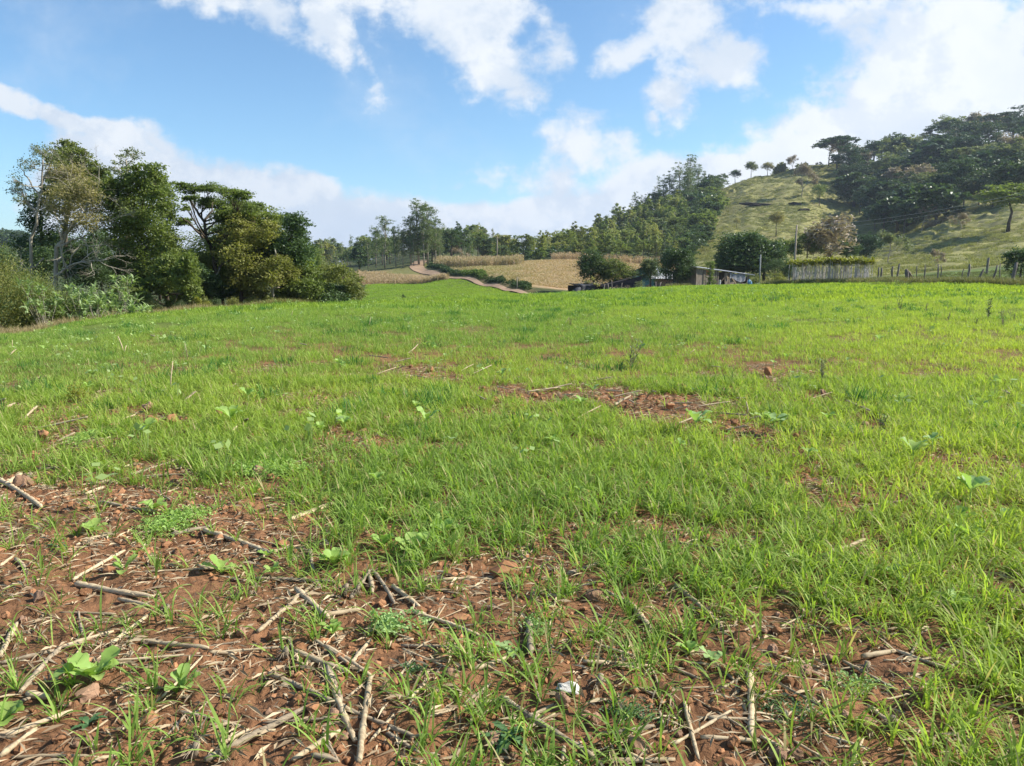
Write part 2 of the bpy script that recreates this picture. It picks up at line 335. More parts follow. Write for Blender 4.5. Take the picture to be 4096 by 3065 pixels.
# ground material: vertex colour of the real surfaces + fine procedural variation
def ground_colors():
    x, y = GX, GY; n = len(x); C = np.zeros((n, 3)); u, Y = uY(x, y); r = np.hypot(x, y)
    wob = (fbm(x * .12, y * .12, 3, 40) - .5)
    u2 = u + wob * 14; Y2 = Y * (1 + wob * .06)
    def lay(wt, c):
        wt = np.clip(wt, 0, 1)[:, None]; C[:] = C * (1 - wt) + np.array(c) * wt
    lay(np.ones(n), (.07, .085, .03))
    n1 = fbm(x * .05, y * .05, 4, 50); n2 = fbm(x * .4, y * .4, 4, 51)
    # pasture
    pc = np.array((.235, .225, .07)) * (1 - n1[:, None] * .0) ; lay(sst(u2, 676, 690) * sst(Y2, 92, 105) * (Y2 < 900), (.28, .27, .105))
    lay(sst(u2, 676, 690) * sst(Y2, 92, 105) * sst(n1, .5, .68) * .6, (.24, .24, .09))
    lay(sst(u2, 700, 760) * sst(Y2, 120, 160) * sst(n2, .52, .62) * .6, (.17, .15, .07))
    lay(sst(u2, 870, 900) * (1 - sst(Y2, 85, 105)) * sst(Y2, 44, 48), (.15, .22, .05))
    # brown mown field and dry maize ground
    br = sst(u2, 448 , 470) * (1 - sst(u2, 668, 684)) * sst(Y2 - np.interp(u, [440, 483, 506, 528, 700], [168, 127, 108, 96, 96]), -2, 3) * (1 - sst(Y2, 188, 193))
    lay(br, (.46, .32, .19)); lay(br * sst(n2, .45, .7) * .5, (.32, .23, .12)); lay(br * sst(u2, 560, 500) * (1 - sst(Y2, 150, 170)) * .5, (.2, .2, .07))
    lay(sst(u2, 330, 345) * (1 - sst(u2, 446, 450)) * sst(Y2, 139, 142) * (1 - sst(Y2, 182, 190)), (.30, .22, .11))
    lay(sst(u2, 375, 395) * (1 - sst(u2, 450, 460)) * sst(Y2, 170, 178) * (1 - sst(Y2, 198, 204)), (.17, .17, .06))
    # road bank (red earth)
    bk = sst(u, 425, 440) * (1 - sst(u, 530, 545)) * np.exp(-((Y - np.interp(u, [420, 445, 483, 506, 528, 545], [200, 163, 124, 104, 91, 86])) / 5.) ** 2)
    lay(bk * .9, (.12, .10, .045))
    # left edge dry grass
    d = Y - edge(u); lf = (u < 366)
    lay(lf * sst(d, -.6, .4) * (1 - sst(d, 3, 6)) * (1 - sst(u, 180, 260)), (.33, .26, .14))
    lay(sst(u, 700, 760) * sst(d, -.5, .5) * (1 - sst(d, 4, 9)), (.19, .19, .07))
    # crop field
    fl = sst(-d, -.25, .25) * (np.abs(np.arctan2(x, y)) < 1.4) + (y <= .6)
    soil = np.array((.235, .120, .062)) * (.8 + .45 * fbm(x * 2.2, y * 2.2, 4, 60))[:, None]
    green = np.array((.13, .19, .035)) * (.75 + .5 * fbm(x * .3, y * .3, 4, 61))[:, None]
    gw = sst(r, 9, 30)[:, None] * .93
    fc = soil * (1 - gw) + green * gw; fl = np.clip(fl, 0, 1)[:, None]; C[:] = C * (1 - fl) + fc * fl
    return np.concatenate([C, np.ones((n, 1))], 1)
gm = bpy.data.materials.new('earth'); gm.use_nodes = True; t = NT(gm.node_tree); bs = gm.node_tree.nodes['Principled BSDF']
bs.inputs['Roughness'].default_value = 1; bs.inputs['Specular IOR Level'].default_value = .12
at = t.new('ShaderNodeAttribute', attribute_name='surface'); ge = t.new('ShaderNodeNewGeometry')
na = t.noise(ge.outputs['Position'], 55, 8, .7); nb = t.noise(ge.outputs['Position'], 1.2, 8, .65); nc = t.noise(ge.outputs['Position'], 9, 6, .65)
c = t.mixc(t.smooth(na, .3, .75), (.72, .70, .70), (1.18, 1.18, 1.16)); c = t.mixc(1.0, at.outputs['Color'], c, 'MULTIPLY')
c2 = t.mixc(t.smooth(nb, .3, .7), (.78, .8, .78), (1.18, 1.15, 1.12)); c = t.mixc(1.0, c, c2, 'MULTIPLY')
c3 = t.mixc(t.smooth(nc, .3, .7), (.86, .85, .83), (1.1, 1.1, 1.1)); c = t.mixc(1.0, c, c3, 'MULTIPLY')
t.link(c, bs.inputs['Base Color'])
b1 = t.new('ShaderNodeBump'); b1.inputs['Strength'].default_value = .8; b1.inputs['Distance'].default_value = .008; t.link(t.noise(ge.outputs['Position'], 120, 6, .7), b1.inputs['Height'])
b2 = t.new('ShaderNodeBump'); b2.inputs['Strength'].default_value = .6; b2.inputs['Distance'].default_value = .25; t.link(nb, b2.inputs['Height']); t.link(b2.outputs[0], b1.inputs['Normal'])
t.link(b1.outputs[0], bs.inputs['Normal'])
gme = mesh_np('ground', np.stack([GX, GY, GZ], 1), quads, True, {'surface': ('FLOAT_COLOR', ground_colors())})
tag(link('ground', gme, gm), 'red earth field ground and grassy hills', None, None, 'structure')

STRAW = mat_basic('maize_straw', (.58, .455, .28), .75, .4, 5, .5, 60, .3, (.34, .25, .15), (1, 12, 12), .004)
STRAWD = mat_basic('weathered_straw', (.42, .33, .22), .85, .4, 5, .5, 60, .2, (.20, .155, .105), (1, 12, 12), .004)
CLOD = mat_basic('earth_clod', (.46, .24, .12), 1, .45, 14, .7, 60, .1, (.27, .125, .06), None, .008)
STONE = mat_basic('stone', (.42, .25, .15), .95, .5, 20, .6, 60, .15, (.28, .17, .11), None, .006)
BARKP = mat_basic('pale_bark', (.42, .38, .30), .9, .2, 3, .6, 14, .2, (.22, .19, .14), (1, 1, .3), .05)
BARKD = mat_basic('dark_bark', (.15, .12, .085), .95, .3, 3, .7, 14, .1, (.07, .055, .04), (1, 1, .3), .05)
TWIG = mat_basic('bare_twigs', (.34, .30, .25), .9, .3, 3, .3, 14, .1, (.22, .19, .16))
WOOD = mat_basic('weathered_wood', (.33, .28, .22), .9, .35, 3, .6, 20, .15, (.15, .12, .09), (6, 6, .6), .01)
WOODD = mat_basic('dark_wood', (.10, .08, .06), .95, .3, 3, .6, 20, .1, (.04, .03, .025), (6, 6, .6), .01)
POST = mat_basic('fence_wood', (.25, .22, .19), .95, .4, 4, .7, 18, .1, (.10, .08, .065), (5, 5, .8), .02)
LFG = {
 'green': mat_leaf('green_leaves', (0.120, 0.172, 0.055), (0.245, 0.300, 0.092), (0.198, 0.223, 0.052), .42),
 'dark': mat_leaf('dark_leaves', (0.053, 0.093, 0.034), (0.119, 0.167, 0.057), (0.079, 0.124, 0.052), .3, .45),
 'olive': mat_leaf('olive_leaves', (0.115, 0.155, 0.052), (0.235, 0.265, 0.09), (0.264, 0.248, 0.075), .42),
 'brown': mat_leaf('dry_leaves', (.23, .20, .10), (.38, .33, .175), (.31, .28, .13), .4),
 'grey': mat_leaf('grey_green_leaves', (0.145, 0.174, 0.092), (0.264, 0.285, 0.149), (0.185, 0.211, 0.103), .4),
 'euc': mat_leaf('eucalyptus_leaves', (0.099, 0.143, 0.057), (0.211, 0.260, 0.103), (0.139, 0.180, 0.075), .3),
 'young': mat_leaf('young_eucalyptus_leaves', (0.198, 0.248, 0.081), (0.370, 0.422, 0.149), (0.343, 0.322, 0.103), .35),
 'yellow': mat_leaf('yellow_green_leaves', (0.185, 0.211, 0.034), (0.317, 0.310, 0.057), (0.264, 0.248, 0.046)),
 'big': mat_leaf('pale_broad_leaves', (0.224, 0.322, 0.115), (0.396, 0.496, 0.230), (0.290, 0.384, 0.161), .35),
 'forest': mat_leaf('shaded_forest_leaves', (.035, .068, .032), (.09, .138, .058), (.055, .095, .045), .22, .6),  # leaf colour darkened to stand in for shade on the right hill
 'bare': mat_leaf('withered_leaves', (0.290, 0.236, 0.172), (0.436, 0.347, 0.253), (0.343, 0.273, 0.207), .2),
}

# ------------------------------------------------------------------ mesh builders
class MB:
    def __init__(s): s.V = []; s.Q = []; s.A = []; s.n = 0
    def add(s, V, Q, a=0.5):
        V = np.asarray(V, float).reshape(-1, 3); Q = np.asarray(Q, int).reshape(-1, 4)
        s.V.append(V); s.Q.append(Q + s.n); s.A.append(np.full(len(V), a) if np.isscalar(a) else np.asarray(a)); s.n += len(V)
    def tube(s, path, rad, k=6, cap=True, a=.5, jit=0):
        path = np.asarray(path, float); m = len(path); rad = np.full(m, rad) if np.isscalar(rad) else np.asarray(rad, float)
        tan = np.gradient(path, axis=0); tan /= np.linalg.norm(tan, axis=1)[:, None] + 1e-9
        ref = np.array([0, 0, 1.]) if abs(tan[0][2]) < .9 else np.array([1., 0, 0])
        s1 = np.cross(tan, ref); s1 /= np.linalg.norm(s1, axis=1)[:, None] + 1e-9; s2 = np.cross(tan, s1)
        an = np.linspace(0, 2 * math.pi, k, endpoint=False)
        rj = rad[:, None] * (1 + (rng.random((m, k)) - .5) * jit)
        V = path[:, None] + rj[..., None] * (np.cos(an)[None, :, None] * s1[:, None] + np.sin(an)[None, :, None] * s2[:, None])
        i = np.arange(m - 1)[:, None] * k; j = np.arange(k)[None]; j2 = (j + 1) % k
        Q = np.stack([i + j, i + j2, i + k + j2, i + k + j], -1).reshape(-1, 4)
        V = V.reshape(-1, 3)
        if cap:
            b = len(V); V = np.concatenate([V, path[:1], path[-1:]])
            q1 = [[b, (x_ + 2) % k, (x_ + 1) % k, x_] for x_ in range(0, k, 2)]
            o = (m - 1) * k; q2 = [[b + 1, o + x_, o + (x_ + 1) % k, o + (x_ + 2) % k] for x_ in range(0, k, 2)]
            Q = np.concatenate([Q, q1, q2])
        s.add(V, Q, a)
    def box(s, c, d, M=None, a=.5):
        c = np.asarray(c, float); d = np.asarray(d, float) / 2
        V = np.array([[x_, y_, z_] for x_ in (-1, 1) for y_ in (-1, 1) for z_ in (-1, 1)], float) * d
        if M is not None: V = V @ np.array(M.to_3x3()).T
        s.add(V + c, [[0, 1, 3, 2], [4, 6, 7, 5], [0, 4, 5, 1], [2, 3, 7, 6], [0, 2, 6, 4], [1, 5, 7, 3]], a)
    def mesh(s, name, smooth=True):
        return mesh_np(name, np.concatenate(s.V), np.concatenate(s.Q), smooth, {'var': ('FLOAT', np.concatenate(s.A))})
    def build(s, name, mat, parent=None, smooth=True, loc=None): return link(name, s.mesh(name, smooth), mat, parent, loc)

def rhombs(mb, C, L, Wd, up=.3, droop=0, a=None):
    """many leaf-shaped quads at centres C"""
    n = len(C); d = rng.normal(size=(n, 3)); d[:, 2] = d[:, 2] * .6 - droop; d /= np.linalg.norm(d, axis=1)[:, None]
    nn = rng.normal(size=(n, 3)); nn[:, 2] = np.abs(nn[:, 2]) + up * 2; s = np.cross(d, nn); s /= np.linalg.norm(s, axis=1)[:, None] + 1e-9
    L = np.broadcast_to(L, n)[:, None] * (.7 + .6 * rng.random((n, 1))); W_ = L * Wd
    V = np.stack([C - d * L * .5, C + s * W_ * .5 - d * L * .05, C + d * L * .5, C - s * W_ * .5 - d * L * .05], 1).reshape(-1, 3)
    Q = np.arange(4 * n).reshape(-1, 4); a = rng.random(n) if a is None else a
    mb.add(V, Q, np.repeat(a, 4))
def foliage(mb, lobes, n, L, Wd=.55, up=.3, droop=0, clump=.33, per=26, inner=.35):
    lobes = [(np.array(c, float), np.array(r, float) if not np.isscalar(r) else np.array([r] * 3, float)) for c, r in lobes]
    wts = np.array([(r[0] * r[1] * r[2]) ** (.72) for c, r in lobes]); wts /= wts.sum()
    for (c, r), q in zip(lobes, wts):
        k = max(3, int(n * q / per)); d = rng.normal(size=(k, 3)); d /= np.linalg.norm(d, axis=1)[:, None]
        rad = inner + (1 - inner) * rng.random((k, 1)) ** .45; rad = np.where(rng.random((k, 1)) < .22, rng.uniform(.95, 1.38, (k, 1)), rad); cc = c + d * r * rad
        base = rng.random(k); m = max(2, int(n * q / k))
        C = np.repeat(cc, m, 0) + rng.normal(size=(k * m, 3)) * r * clump * np.array([.62, .62, .42])
        a = np.clip(np.repeat(base, m) * .65 + rng.random(k * m) * .35, 0, 1)
        rhombs(mb, C, L, Wd, up, droop, a)
def bez(p, q, bow, m=6):
    p = np.array(p, float); q = np.array(q, float); mid = (p + q) / 2 + np.array(bow); tt = np.linspace(0, 1, m)[:, None]
    return (1 - tt) ** 2 * p + 2 * (1 - tt) * tt * mid + tt ** 2 * q
def limbs(mb, trunk, r0, lobes, twigs=5, k=6, rt=.35):
    """trunk polyline, then a limb into every lobe and twigs in it"""
    trunk = np.array(trunk, float); m = len(trunk); rad = r0 * np.linspace(1, rt, m); mb.tube(trunk, rad, k + 2, jit=.12)
    for c, r in lobes:
        c = np.array(c, float); r = np.array([r] * 3) if np.isscalar(r) else np.array(r)
        cost = np.linalg.norm(trunk - c, axis=1) + np.maximum(0, trunk[:, 2] - c[2] + .0) * 2.5; i = max(1, int(np.argmin(cost + rng.random(m) * .3)))
        p = trunk[i]; ln = np.linalg.norm(c - p); rb = min(rad[i] * .7, r0 * .5)
        path = bez(p, c, (rng.normal() * ln * .08, rng.normal() * ln * .08, -ln * .06)); mb.tube(path, rb * np.linspace(1, .3, 6), k)
        for j in range(twigs):
            d = rng.normal(size=3); d[2] = abs(d[2]) * .7; d /= np.linalg.norm(d); e = c + d * r * .9
            st = path[3 + j % 3]; mb.tube(bez(st, e, (0, 0, ln * .03), 4), rb * .3 * np.linspace(1, .25, 4), 4, False)
def fork(mb, p, d, ln, r, depth, spread=.5, up=.15, k=5, tips=None):
    """recursive bare branching"""
    p = np.array(p, float); d = np.array(d, float); d /= np.linalg.norm(d)
    e = p + d * ln; bow = rng.normal(size=3) * ln * .07
    mb.tube(bez(p, e, bow, 4), r * np.linspace(1, .62, 4), k if r > .02 else 4, False)
    if tips is not None and depth <= 2: tips.append(e)
    if depth == 0: return
    for i in range(3 if rng.random() < .55 else 2):
        nd = d + rng.normal(size=3) * spread; nd[2] += up; fork(mb, e if i else p + d * ln * .85, nd, ln * rng.uniform(.62, .82), r * .58, depth - 1, spread, up, k, tips)

# ---- tree prototypes (unit: metres); each returns (trunk mesh, crown mesh)
def proto(kind, H, n, L, seed):
    global rng
    rng = np.random.default_rng(seed); T = MB(); C = MB(); S = lambda lo, hi: rng.uniform(lo, hi)
    if kind == 'broad':
        lobes = [((0, 0, H * .68), H * .2)]
        for i in range(11):
            a = i * 2.4 + S(0, 1); e = S(.1, 1); rr_ = H * .25 * math.cos(e * 1.2); lobes.append(((math.cos(a) * rr_, math.sin(a) * rr_, H * (.48 + .36 * e)), (H * S(.11, .17), H * S(.11, .17), H * S(.08, .13))))
        tr = [(0, 0, -.5), (S(-.1, .1), 0, H * .15), (S(-.2, .2), S(-.2, .2), H * .35), (S(-.3, .3), S(-.3, .3), H * .6)]
        limbs(T, tr, H * .022, lobes[::2], 4); foliage(C, lobes, n, L)
    elif kind == 'round':
        lobes = [((0, 0, H * .5), H * .3)]
        for i in range(14):
            a = i * 2.4; e = S(-.4, 1.4); rr_ = H * .27 * math.cos(e); lobes.append(((math.cos(a) * rr_, math.sin(a) * rr_, H * (.45 + .32 * math.sin(e))), H * S(.12, .18)))
        limbs(T, [(0, 0, -.4), (0, 0, H * .2), (S(-.1, .1), 0, H * .5)], H * .03, lobes[::3], 3); foliage(C, lobes, n, L, inner=.6)
    elif kind == 'euc':
        tr = [(0, 0, -.5), (S(-.2, .2), S(-.2, .2), H * .3), (S(-.4, .4), S(-.4, .4), H * .6), (S(-.5, .5), S(-.5, .5), H * .93)]
        lobes = []
        for i in range(13):
            z = .33 + .63 * i / 13; a = i * 2.4 + S(0, .8); rr_ = H * S(.05, .14) * (1.15 - z * .75); lobes.append(((math.cos(a) * rr_, math.sin(a) * rr_, H * z), (H * S(.05, .085), H * S(.05, .085), H * S(.05, .09))))
        lobes.append(((tr[-1][0], tr[-1][1], H * .96), (H * .05, H * .05, H * .05)))
        limbs(T, tr, H * .012, lobes, 3); foliage(C, lobes, n, L, .35, 0, .5, .4)
    elif kind == 'slim':
        tr = [(0, 0, -.4), (S(-.1, .1), S(-.1, .1), H * .5), (S(-.2, .2), S(-.2, .2), H * .95)]
        lobes = [((S(-.03, .03) * H, S(-.03, .03) * H, H * z), (H * q, H * q, H * .10)) for z, q in ((.2, .09), (.32, .12), (.45, .13), (.57, .12), (.69, .11), (.8, .085), (.9, .06))]
        for i in range(5):
            a = S(0, 6.28); z = S(.3, .75); lobes.append(((math.cos(a) * H * .12, math.sin(a) * H * .12, H * z), H * .07))
        limbs(T, tr, H * .011, lobes[::2], 3); foliage(C, lobes, n, L, .4, 0, .4, .4)
    elif kind == 'umbrella':
        tr = [(0, 0, -.5), (S(-.1, .1) * H * .3, S(-.1, .1), H * .2), (S(-.05, .05) * H, 0, H * .4), (S(-.05, .05) * H, 0, H * .55)]
        lobes = []
        for i in range(15):
            a = i * 2.4 + S(0, .6); rr_ = H * (.04 + .36 * math.sqrt((i + .5) / 15)); z = H * (.9 - .5 * (rr_ / H) ** 1.6 * 1.6 + S(-.05, .04)); lobes.append(((math.cos(a) * rr_, math.sin(a) * rr_, z), (H * S(.09, .13), H * S(.09, .13), H * S(.035, .06))))
        limbs(T, tr, H * .022, lobes, 4); foliage(C, lobes, n, L, .55, .8, 0, .42, inner=.1)
    elif kind == 'bare':
        tips = []
        fork(T, (0, 0, -.3), (S(-.1, .1), S(-.1, .1), 1), H * .32, H * .017, 5, .55, .12, 5, tips)
        tips = np.array(tips); c = np.repeat(tips, max(1, n // len(tips)), 0); rhombs(C, c + rng.normal(size=c.shape) * H * .035, L, .3)
    elif kind == 'bush':
        lobes = [((S(-.28, .28) * H, S(-.28, .28) * H, H * S(.2, .62)), (H * S(.22, .34), H * S(.22, .34), H * S(.2, .3))) for i in range(9)] + [((0, 0, H * .7), H * .26)]
        for i in range(6): T.tube(bez((S(-.1, .1), S(-.1, .1), -.2), (S(-.4, .4) * H, S(-.4, .4) * H, H * S(.5, .95)), (0, 0, .1)), H * .012 * np.linspace(1, .3, 6), 4, False)
        foliage(C, lobes, n, L, .5, .2, 0, .4, inner=.4)
    return T.mesh('trunk'), C.mesh('crown', False)
PROT = {}
def get(kind, H, n, L, i):
    key = (kind, i, n)
    if key not in PROT: PROT[key] = proto(kind, H, n, L, abs(hash((len(kind), ord(kind[0]), ord(kind[-1]), i, n))) % 99991)
    return PROT[key]
NAME = {'broad': 'broadleaf_tree', 'round': 'round_tree', 'euc': 'eucalyptus_tree', 'slim': 'young_eucalyptus_tree', 'umbrella': 'spreading_tree', 'bare': 'leafless_tree', 'bush': 'bush'}
WORD = {'green': 'green', 'dark': 'dark green', 'olive': 'olive', 'brown': 'brownish', 'grey': 'grey-green', 'euc': 'blue-green', 'young': 'pale green', 'forest': 'dark green', 'yellow': 'yellow-green', 'big': 'pale', 'bare': 'grey'}
KWORD = {'broad': 'broad-crowned tree', 'round': 'round dense tree', 'euc': 'tall eucalyptus', 'slim': 'slender young eucalyptus', 'umbrella': 'flat-topped tree', 'bare': 'leafless tree', 'bush': 'bush'}
REG = []           # (object, base label, anchor point) whose labels are made unique at the end
def tree(kind, leaf, loc, H, where, group, var=0, n=2200, L=.42, bark=None, name=None, label=None, wide=1, H0=None):
    H0 = H0 or {'broad': 11, 'round': 6, 'euc': 20, 'slim': 9, 'umbrella': 10, 'bare': 7, 'bush': 2.2}[kind]
    H *= 1.13 if kind == 'round' else 1
    tm, cm = get(kind, H0, n, L, var); s = H / H0
    r = empty(name or NAME[kind], loc, rnd.uniform(0, 6.28), (s * wide, s * wide, s))
    link('trunk', tm, bark or (BARKP if kind in ('euc', 'slim') else TWIG if kind == 'bare' else BARKD), r)
    link('crown', cm, LFG[leaf], r)
    tag(r, label, 'bush' if kind == 'bush' else 'tree', group)
    if not label: REG.append((r, f"{WORD[leaf]} {KWORD[kind]} {where}", Vector(loc)))
    return r

def inpoly(u, v, poly):
    c = False; j = len(poly) - 1
    for i in range(len(poly)):
        (x1, y1), (x2, y2) = poly[i], poly[j]
        if (y1 > v) != (y2 > v) and u < (x2 - x1) * (v - y1) / (y2 - y1) + x1: c = not c
        j = i
    return c
def polypts(poly, du, dv, n, tries=4000):
    us = [p[0] for p in poly]; vs_ = [p[1] for p in poly]; out = []
    for _ in range(tries):
        u = rnd.uniform(min(us), max(us)); v = rnd.uniform(min(vs_), max(vs_))
        if not inpoly(u, v, poly): continue
        if any(abs(u - a) / du < 1 and abs(v - b) / dv < 1 and ((u - a) / du) ** 2 + ((v - b) / dv) ** 2 < 1 for a, b in out): continue
        out.append((u, v))
        if len(out) >= n: break
    return out
# ------------------------------------------------------------------ scattered ground cover (geometry nodes on uncountable stuff)
def scatter(name, protos, Ps, rz, sc, idx, tint, label, tilt=None, mats=None):
    Ps = np.asarray(Ps); n = len(Ps); cl = bpy.data.collections.new(name + '_kinds')
    for i, me in enumerate(protos):
        if mats is not None and not me.materials: me.materials.append(mats if not isinstance(mats, (list, tuple)) else mats[i % len(mats)])
        ob = bpy.data.objects.new(f'{name}_piece_{i:02d}', me); cl.objects.link(ob)
    me = bpy.data.meshes.new(name); me.vertices.add(n); me.vertices.foreach_set('co', Ps.astype(np.float32).ravel())
    rot = np.zeros((n, 3), np.float32); rot[:, 2] = rz
    if tilt is not None: rot[:, :2] = tilt
    for an, dt, arr in (('rot', 'FLOAT_VECTOR', rot), ('sc', 'FLOAT', sc), ('idx', 'INT', idx), ('tint', 'FLOAT', tint)):
        a = me.attributes.new(an, dt, 'POINT'); a.data.foreach_set('vector' if dt == 'FLOAT_VECTOR' else 'value', np.asarray(arr, np.int32 if dt == 'INT' else np.float32).ravel())
    me.update(); o = bpy.data.objects.new(name, me); COL.objects.link(o); tag(o, label, None, None, 'stuff')
    ng = bpy.data.node_groups.new(name, 'GeometryNodeTree')
    ng.interface.new_socket('Geometry', in_out='INPUT', socket_type='NodeSocketGeometry'); ng.interface.new_socket('Geometry', in_out='OUTPUT', socket_type='NodeSocketGeometry')
    N, L = ng.nodes, ng.links; gi = N.new('NodeGroupInput'); go = N.new('NodeGroupOutput'); iop = N.new('GeometryNodeInstanceOnPoints'); ci = N.new('GeometryNodeCollectionInfo')
    ci.inputs[0].default_value = cl; ci.inputs['Separate Children'].default_value = True; ci.inputs['Reset Children'].default_value = True
    m2p = N.new('GeometryNodeMeshToPoints'); L.new(gi.outputs[0], m2p.inputs[0]); L.new(m2p.outputs[0], iop.inputs['Points'])
    L.new(ci.outputs[0], iop.inputs['Instance']); iop.inputs['Pick Instance'].default_value = True
    def attr(nm, dt):
        q = N.new('GeometryNodeInputNamedAttribute'); q.data_type = dt; q.inputs[0].default_value = nm; return q.outputs[0]
    L.new(attr('idx', 'INT'), iop.inputs['Instance Index']); L.new(attr('sc', 'FLOAT'), iop.inputs['Scale'])
    e2r = N.new('FunctionNodeEulerToRotation'); L.new(attr('rot', 'FLOAT_VECTOR'), e2r.inputs[0]); L.new(e2r.outputs[0], iop.inputs['Rotation'])
    L.new(iop.outputs[0], go.inputs[0])
    md = o.modifiers.new('scatter', 'NODES'); md.node_group = ng
    return o

def blade(mb, x, y, az, L, Wd, bend, lean, ns, a, z0=-.01):
    ds = L / ns; th_ = lean; px_, pz_ = 0, 0; pts = [(0, 0)]
    for i in range(ns):
        px_ += math.sin(th_) * ds; pz_ += math.cos(th_) * ds; pts.append((px_, pz_)); th_ += bend / ns * (.4 + 1.2 * i / ns)
    ca_, sa_ = math.cos(az), math.sin(az); V = []
    tw = rng.normal() * .5
    for i, (h_, z_) in enumerate(pts):
        f = i / ns; w_ = Wd * (.55 + .9 * f if f < .5 else 1 * (1 - f) * 2 + .03) * .5
        wx, wy = -sa_ * math.cos(tw * f) , ca_ * math.cos(tw * f); wz = math.sin(tw * f)
        V += [(x + ca_ * h_ - wx * w_, y + sa_ * h_ - wy * w_, z0 + z_ - wz * w_), (x + ca_ * h_ + wx * w_, y + sa_ * h_ + wy * w_, z0 + z_ + wz * w_)]
    mb.add(V, [[2 * i, 2 * i + 1, 2 * i + 3, 2 * i + 2] for i in range(ns)], a)
def tuft(nb, rad, Lr, Wd, ns, bendr, leanr, seed):
    global rng
    rng = np.random.default_rng(seed); mb = MB()
    for i in range(nb):
        q = rng.random() ** .5 * rad; b = rng.random() * 6.283
        blade(mb, q * math.cos(b), q * math.sin(b), rng.random() * 6.283, rng.uniform(*Lr), Wd * rng.uniform(.7, 1.2), rng.uniform(*bendr), rng.uniform(*leanr), ns, rng.random())
    return mb.mesh('tuft', False)
GRASS = mat_leaf('oat_blades', (.165, .275, .045), (.34, .46, .11), (.42, .50, .08), .45, .6, tint=True, spec=.18, orand=.4, dead=True)
GRASSF = mat_leaf('oat_blades_dense', (.18, .285, .045), (.31, .42, .085), (.37, .45, .06), .45, .7, tint=True, spec=.1, orand=.25)
DRYG = mat_leaf('dry_grass_blades', (.30, .23, .12), (.48, .38, .22), (.22, .22, .07), .3, .7, tint=True)
WEEDG = mat_leaf('weed_blades', (.06, .09, .025), (.16, .18, .05), (.30, .26, .12), .3, .6, tint=True)
T0 = [tuft(rng_n, .014 + .012 * (i % 3), (.10, .25), .0086, 6, (.3, 2.9), (.05, .9), 100 + i) for i, rng_n in enumerate([4, 5, 6, 7, 8, 9, 6, 7, 10, 12, 5, 8, 9, 14])]
T1 = [tuft(30, .22, (.09, .23), .0095, 4, (.3, 2.8), (.05, .95), 200 + i) for i in range(8)]
T2 = [tuft(34, .5, (.10, .22), .028, 2, (.3, 2.2), (.05, .9), 300 + i) for i in range(6)]

# how much oat stands on the ground: dense crop, thin towards the foreground, bare strips
BARE = [((340, 352), (378, 358), 4, .8), ((383, 366), (420, 376), 6, .9), ((425, 370), (440, 376), 8, .9), ((440, 380), (500, 395), 7, .85), ((515, 397), (560, 404), 8, 1), ((560, 398), (640, 402), 9, .95), ((600, 402), (690, 412), 13, 1),
        ((690, 410), (760, 430), 11, .9), ((760, 372), (775, 388), 8, .9), ((811, 396), (828, 400), 5, 1), ((865, 420), (872, 432), 8, .8), ((88, 330), (112, 329), 3.5, 1), ((150, 323), (165, 328), 4, .9), ((35, 334), (48, 333), 3, .8),
        ((283, 330), (290, 345), 7, .8), ((0, 408), (30, 412), 6, .8), ((30, 425), (80, 432), 8, .8), ((140, 420), (180, 424), 7, .9), ((30, 440), (60, 444), 6, .8), ((130, 468), (180, 472), 8, .9), ((255, 478), (275, 484), 8, .9), ((340, 436), (350, 440), 5, .8),
        ((0, 488), (60, 505), 18, 1), ((75, 495), (120, 500), 14, .8), ((200, 540), (230, 545), 9, .7), ((500, 445), (540, 452), 8, .6), ((705, 535), (760, 545), 8, .8), ((860, 545), (880, 560), 12, .8), ((960, 560), (1020, 600), 14, .6), ((480, 330), (500, 335), 5, .5)]
def oat_density(x, y):
    z = hz(x, y, False); u, v = prj(x, y, z)
    vd = np.interp(u, [-200, 0, 130, 250, 400, 600, 800, 1024, 1200], [375, 385, 405, 430, 485, 525, 560, 600, 620])
    vsn = np.interp(u, [-200, 0, 130, 250, 400, 600, 800, 1024, 1200], [500, 515, 540, 570, 605, 625, 685, 760, 780])
    lo = np.interp(u, [0, 300, 600, 800, 1024], [.16, .16, .19, .33, .50])
    d = lo + (1 - lo) * (1 - sst(v, vd, vsn)); n = fbm(x * 1.3, y * 1.3, 3, 90)
    d = d * (.25 + 1.15 * sst(n, .30, .62)) * (.55 + .6 * sst(fbm(x * 5, y * 5, 2, 92), .3, .6))
    for (u1, v1), (u2, v2), w_, s in BARE:
        ex, ey = u2 - u1, v2 - v1; tt = np.clip(((u - u1) * ex + (v - v1) * ey) / (ex * ex + ey * ey), 0, 1)
        q = np.hypot((u - u1 - tt * ex) * .6, (v - v1 - tt * ey)) / (w_ * .95 + 2.2) + (fbm(x * 4, y * 4, 2, 95) - .5) * 1.3
        d = d * (1 - s * .96 * (1 - sst(q, .55, 1.15)))
    return d
def oat_tint(x, y):
    u, v = prj(x, y, hz(x, y, False)); return np.clip(.18 + .65 * sst(u, 500, 1000) * (1 - sst(v, 420, 640) * .5) + (fbm(x * .22, y * .22, 3, 97) - .5) * 1.0, 0, 1)
def wedge(n, y0, y1, p=1.0, marg=.08):
    """random ground points in front of the camera between two distances"""
    t_ = rng.random(n); Y = (y0 ** (1 + p) + t_ * (y1 ** (1 + p) - y0 ** (1 + p))) ** (1 / (1 + p)); a = rng.uniform(-.70 - marg, .70 + marg, n) ; return a * Y, Y
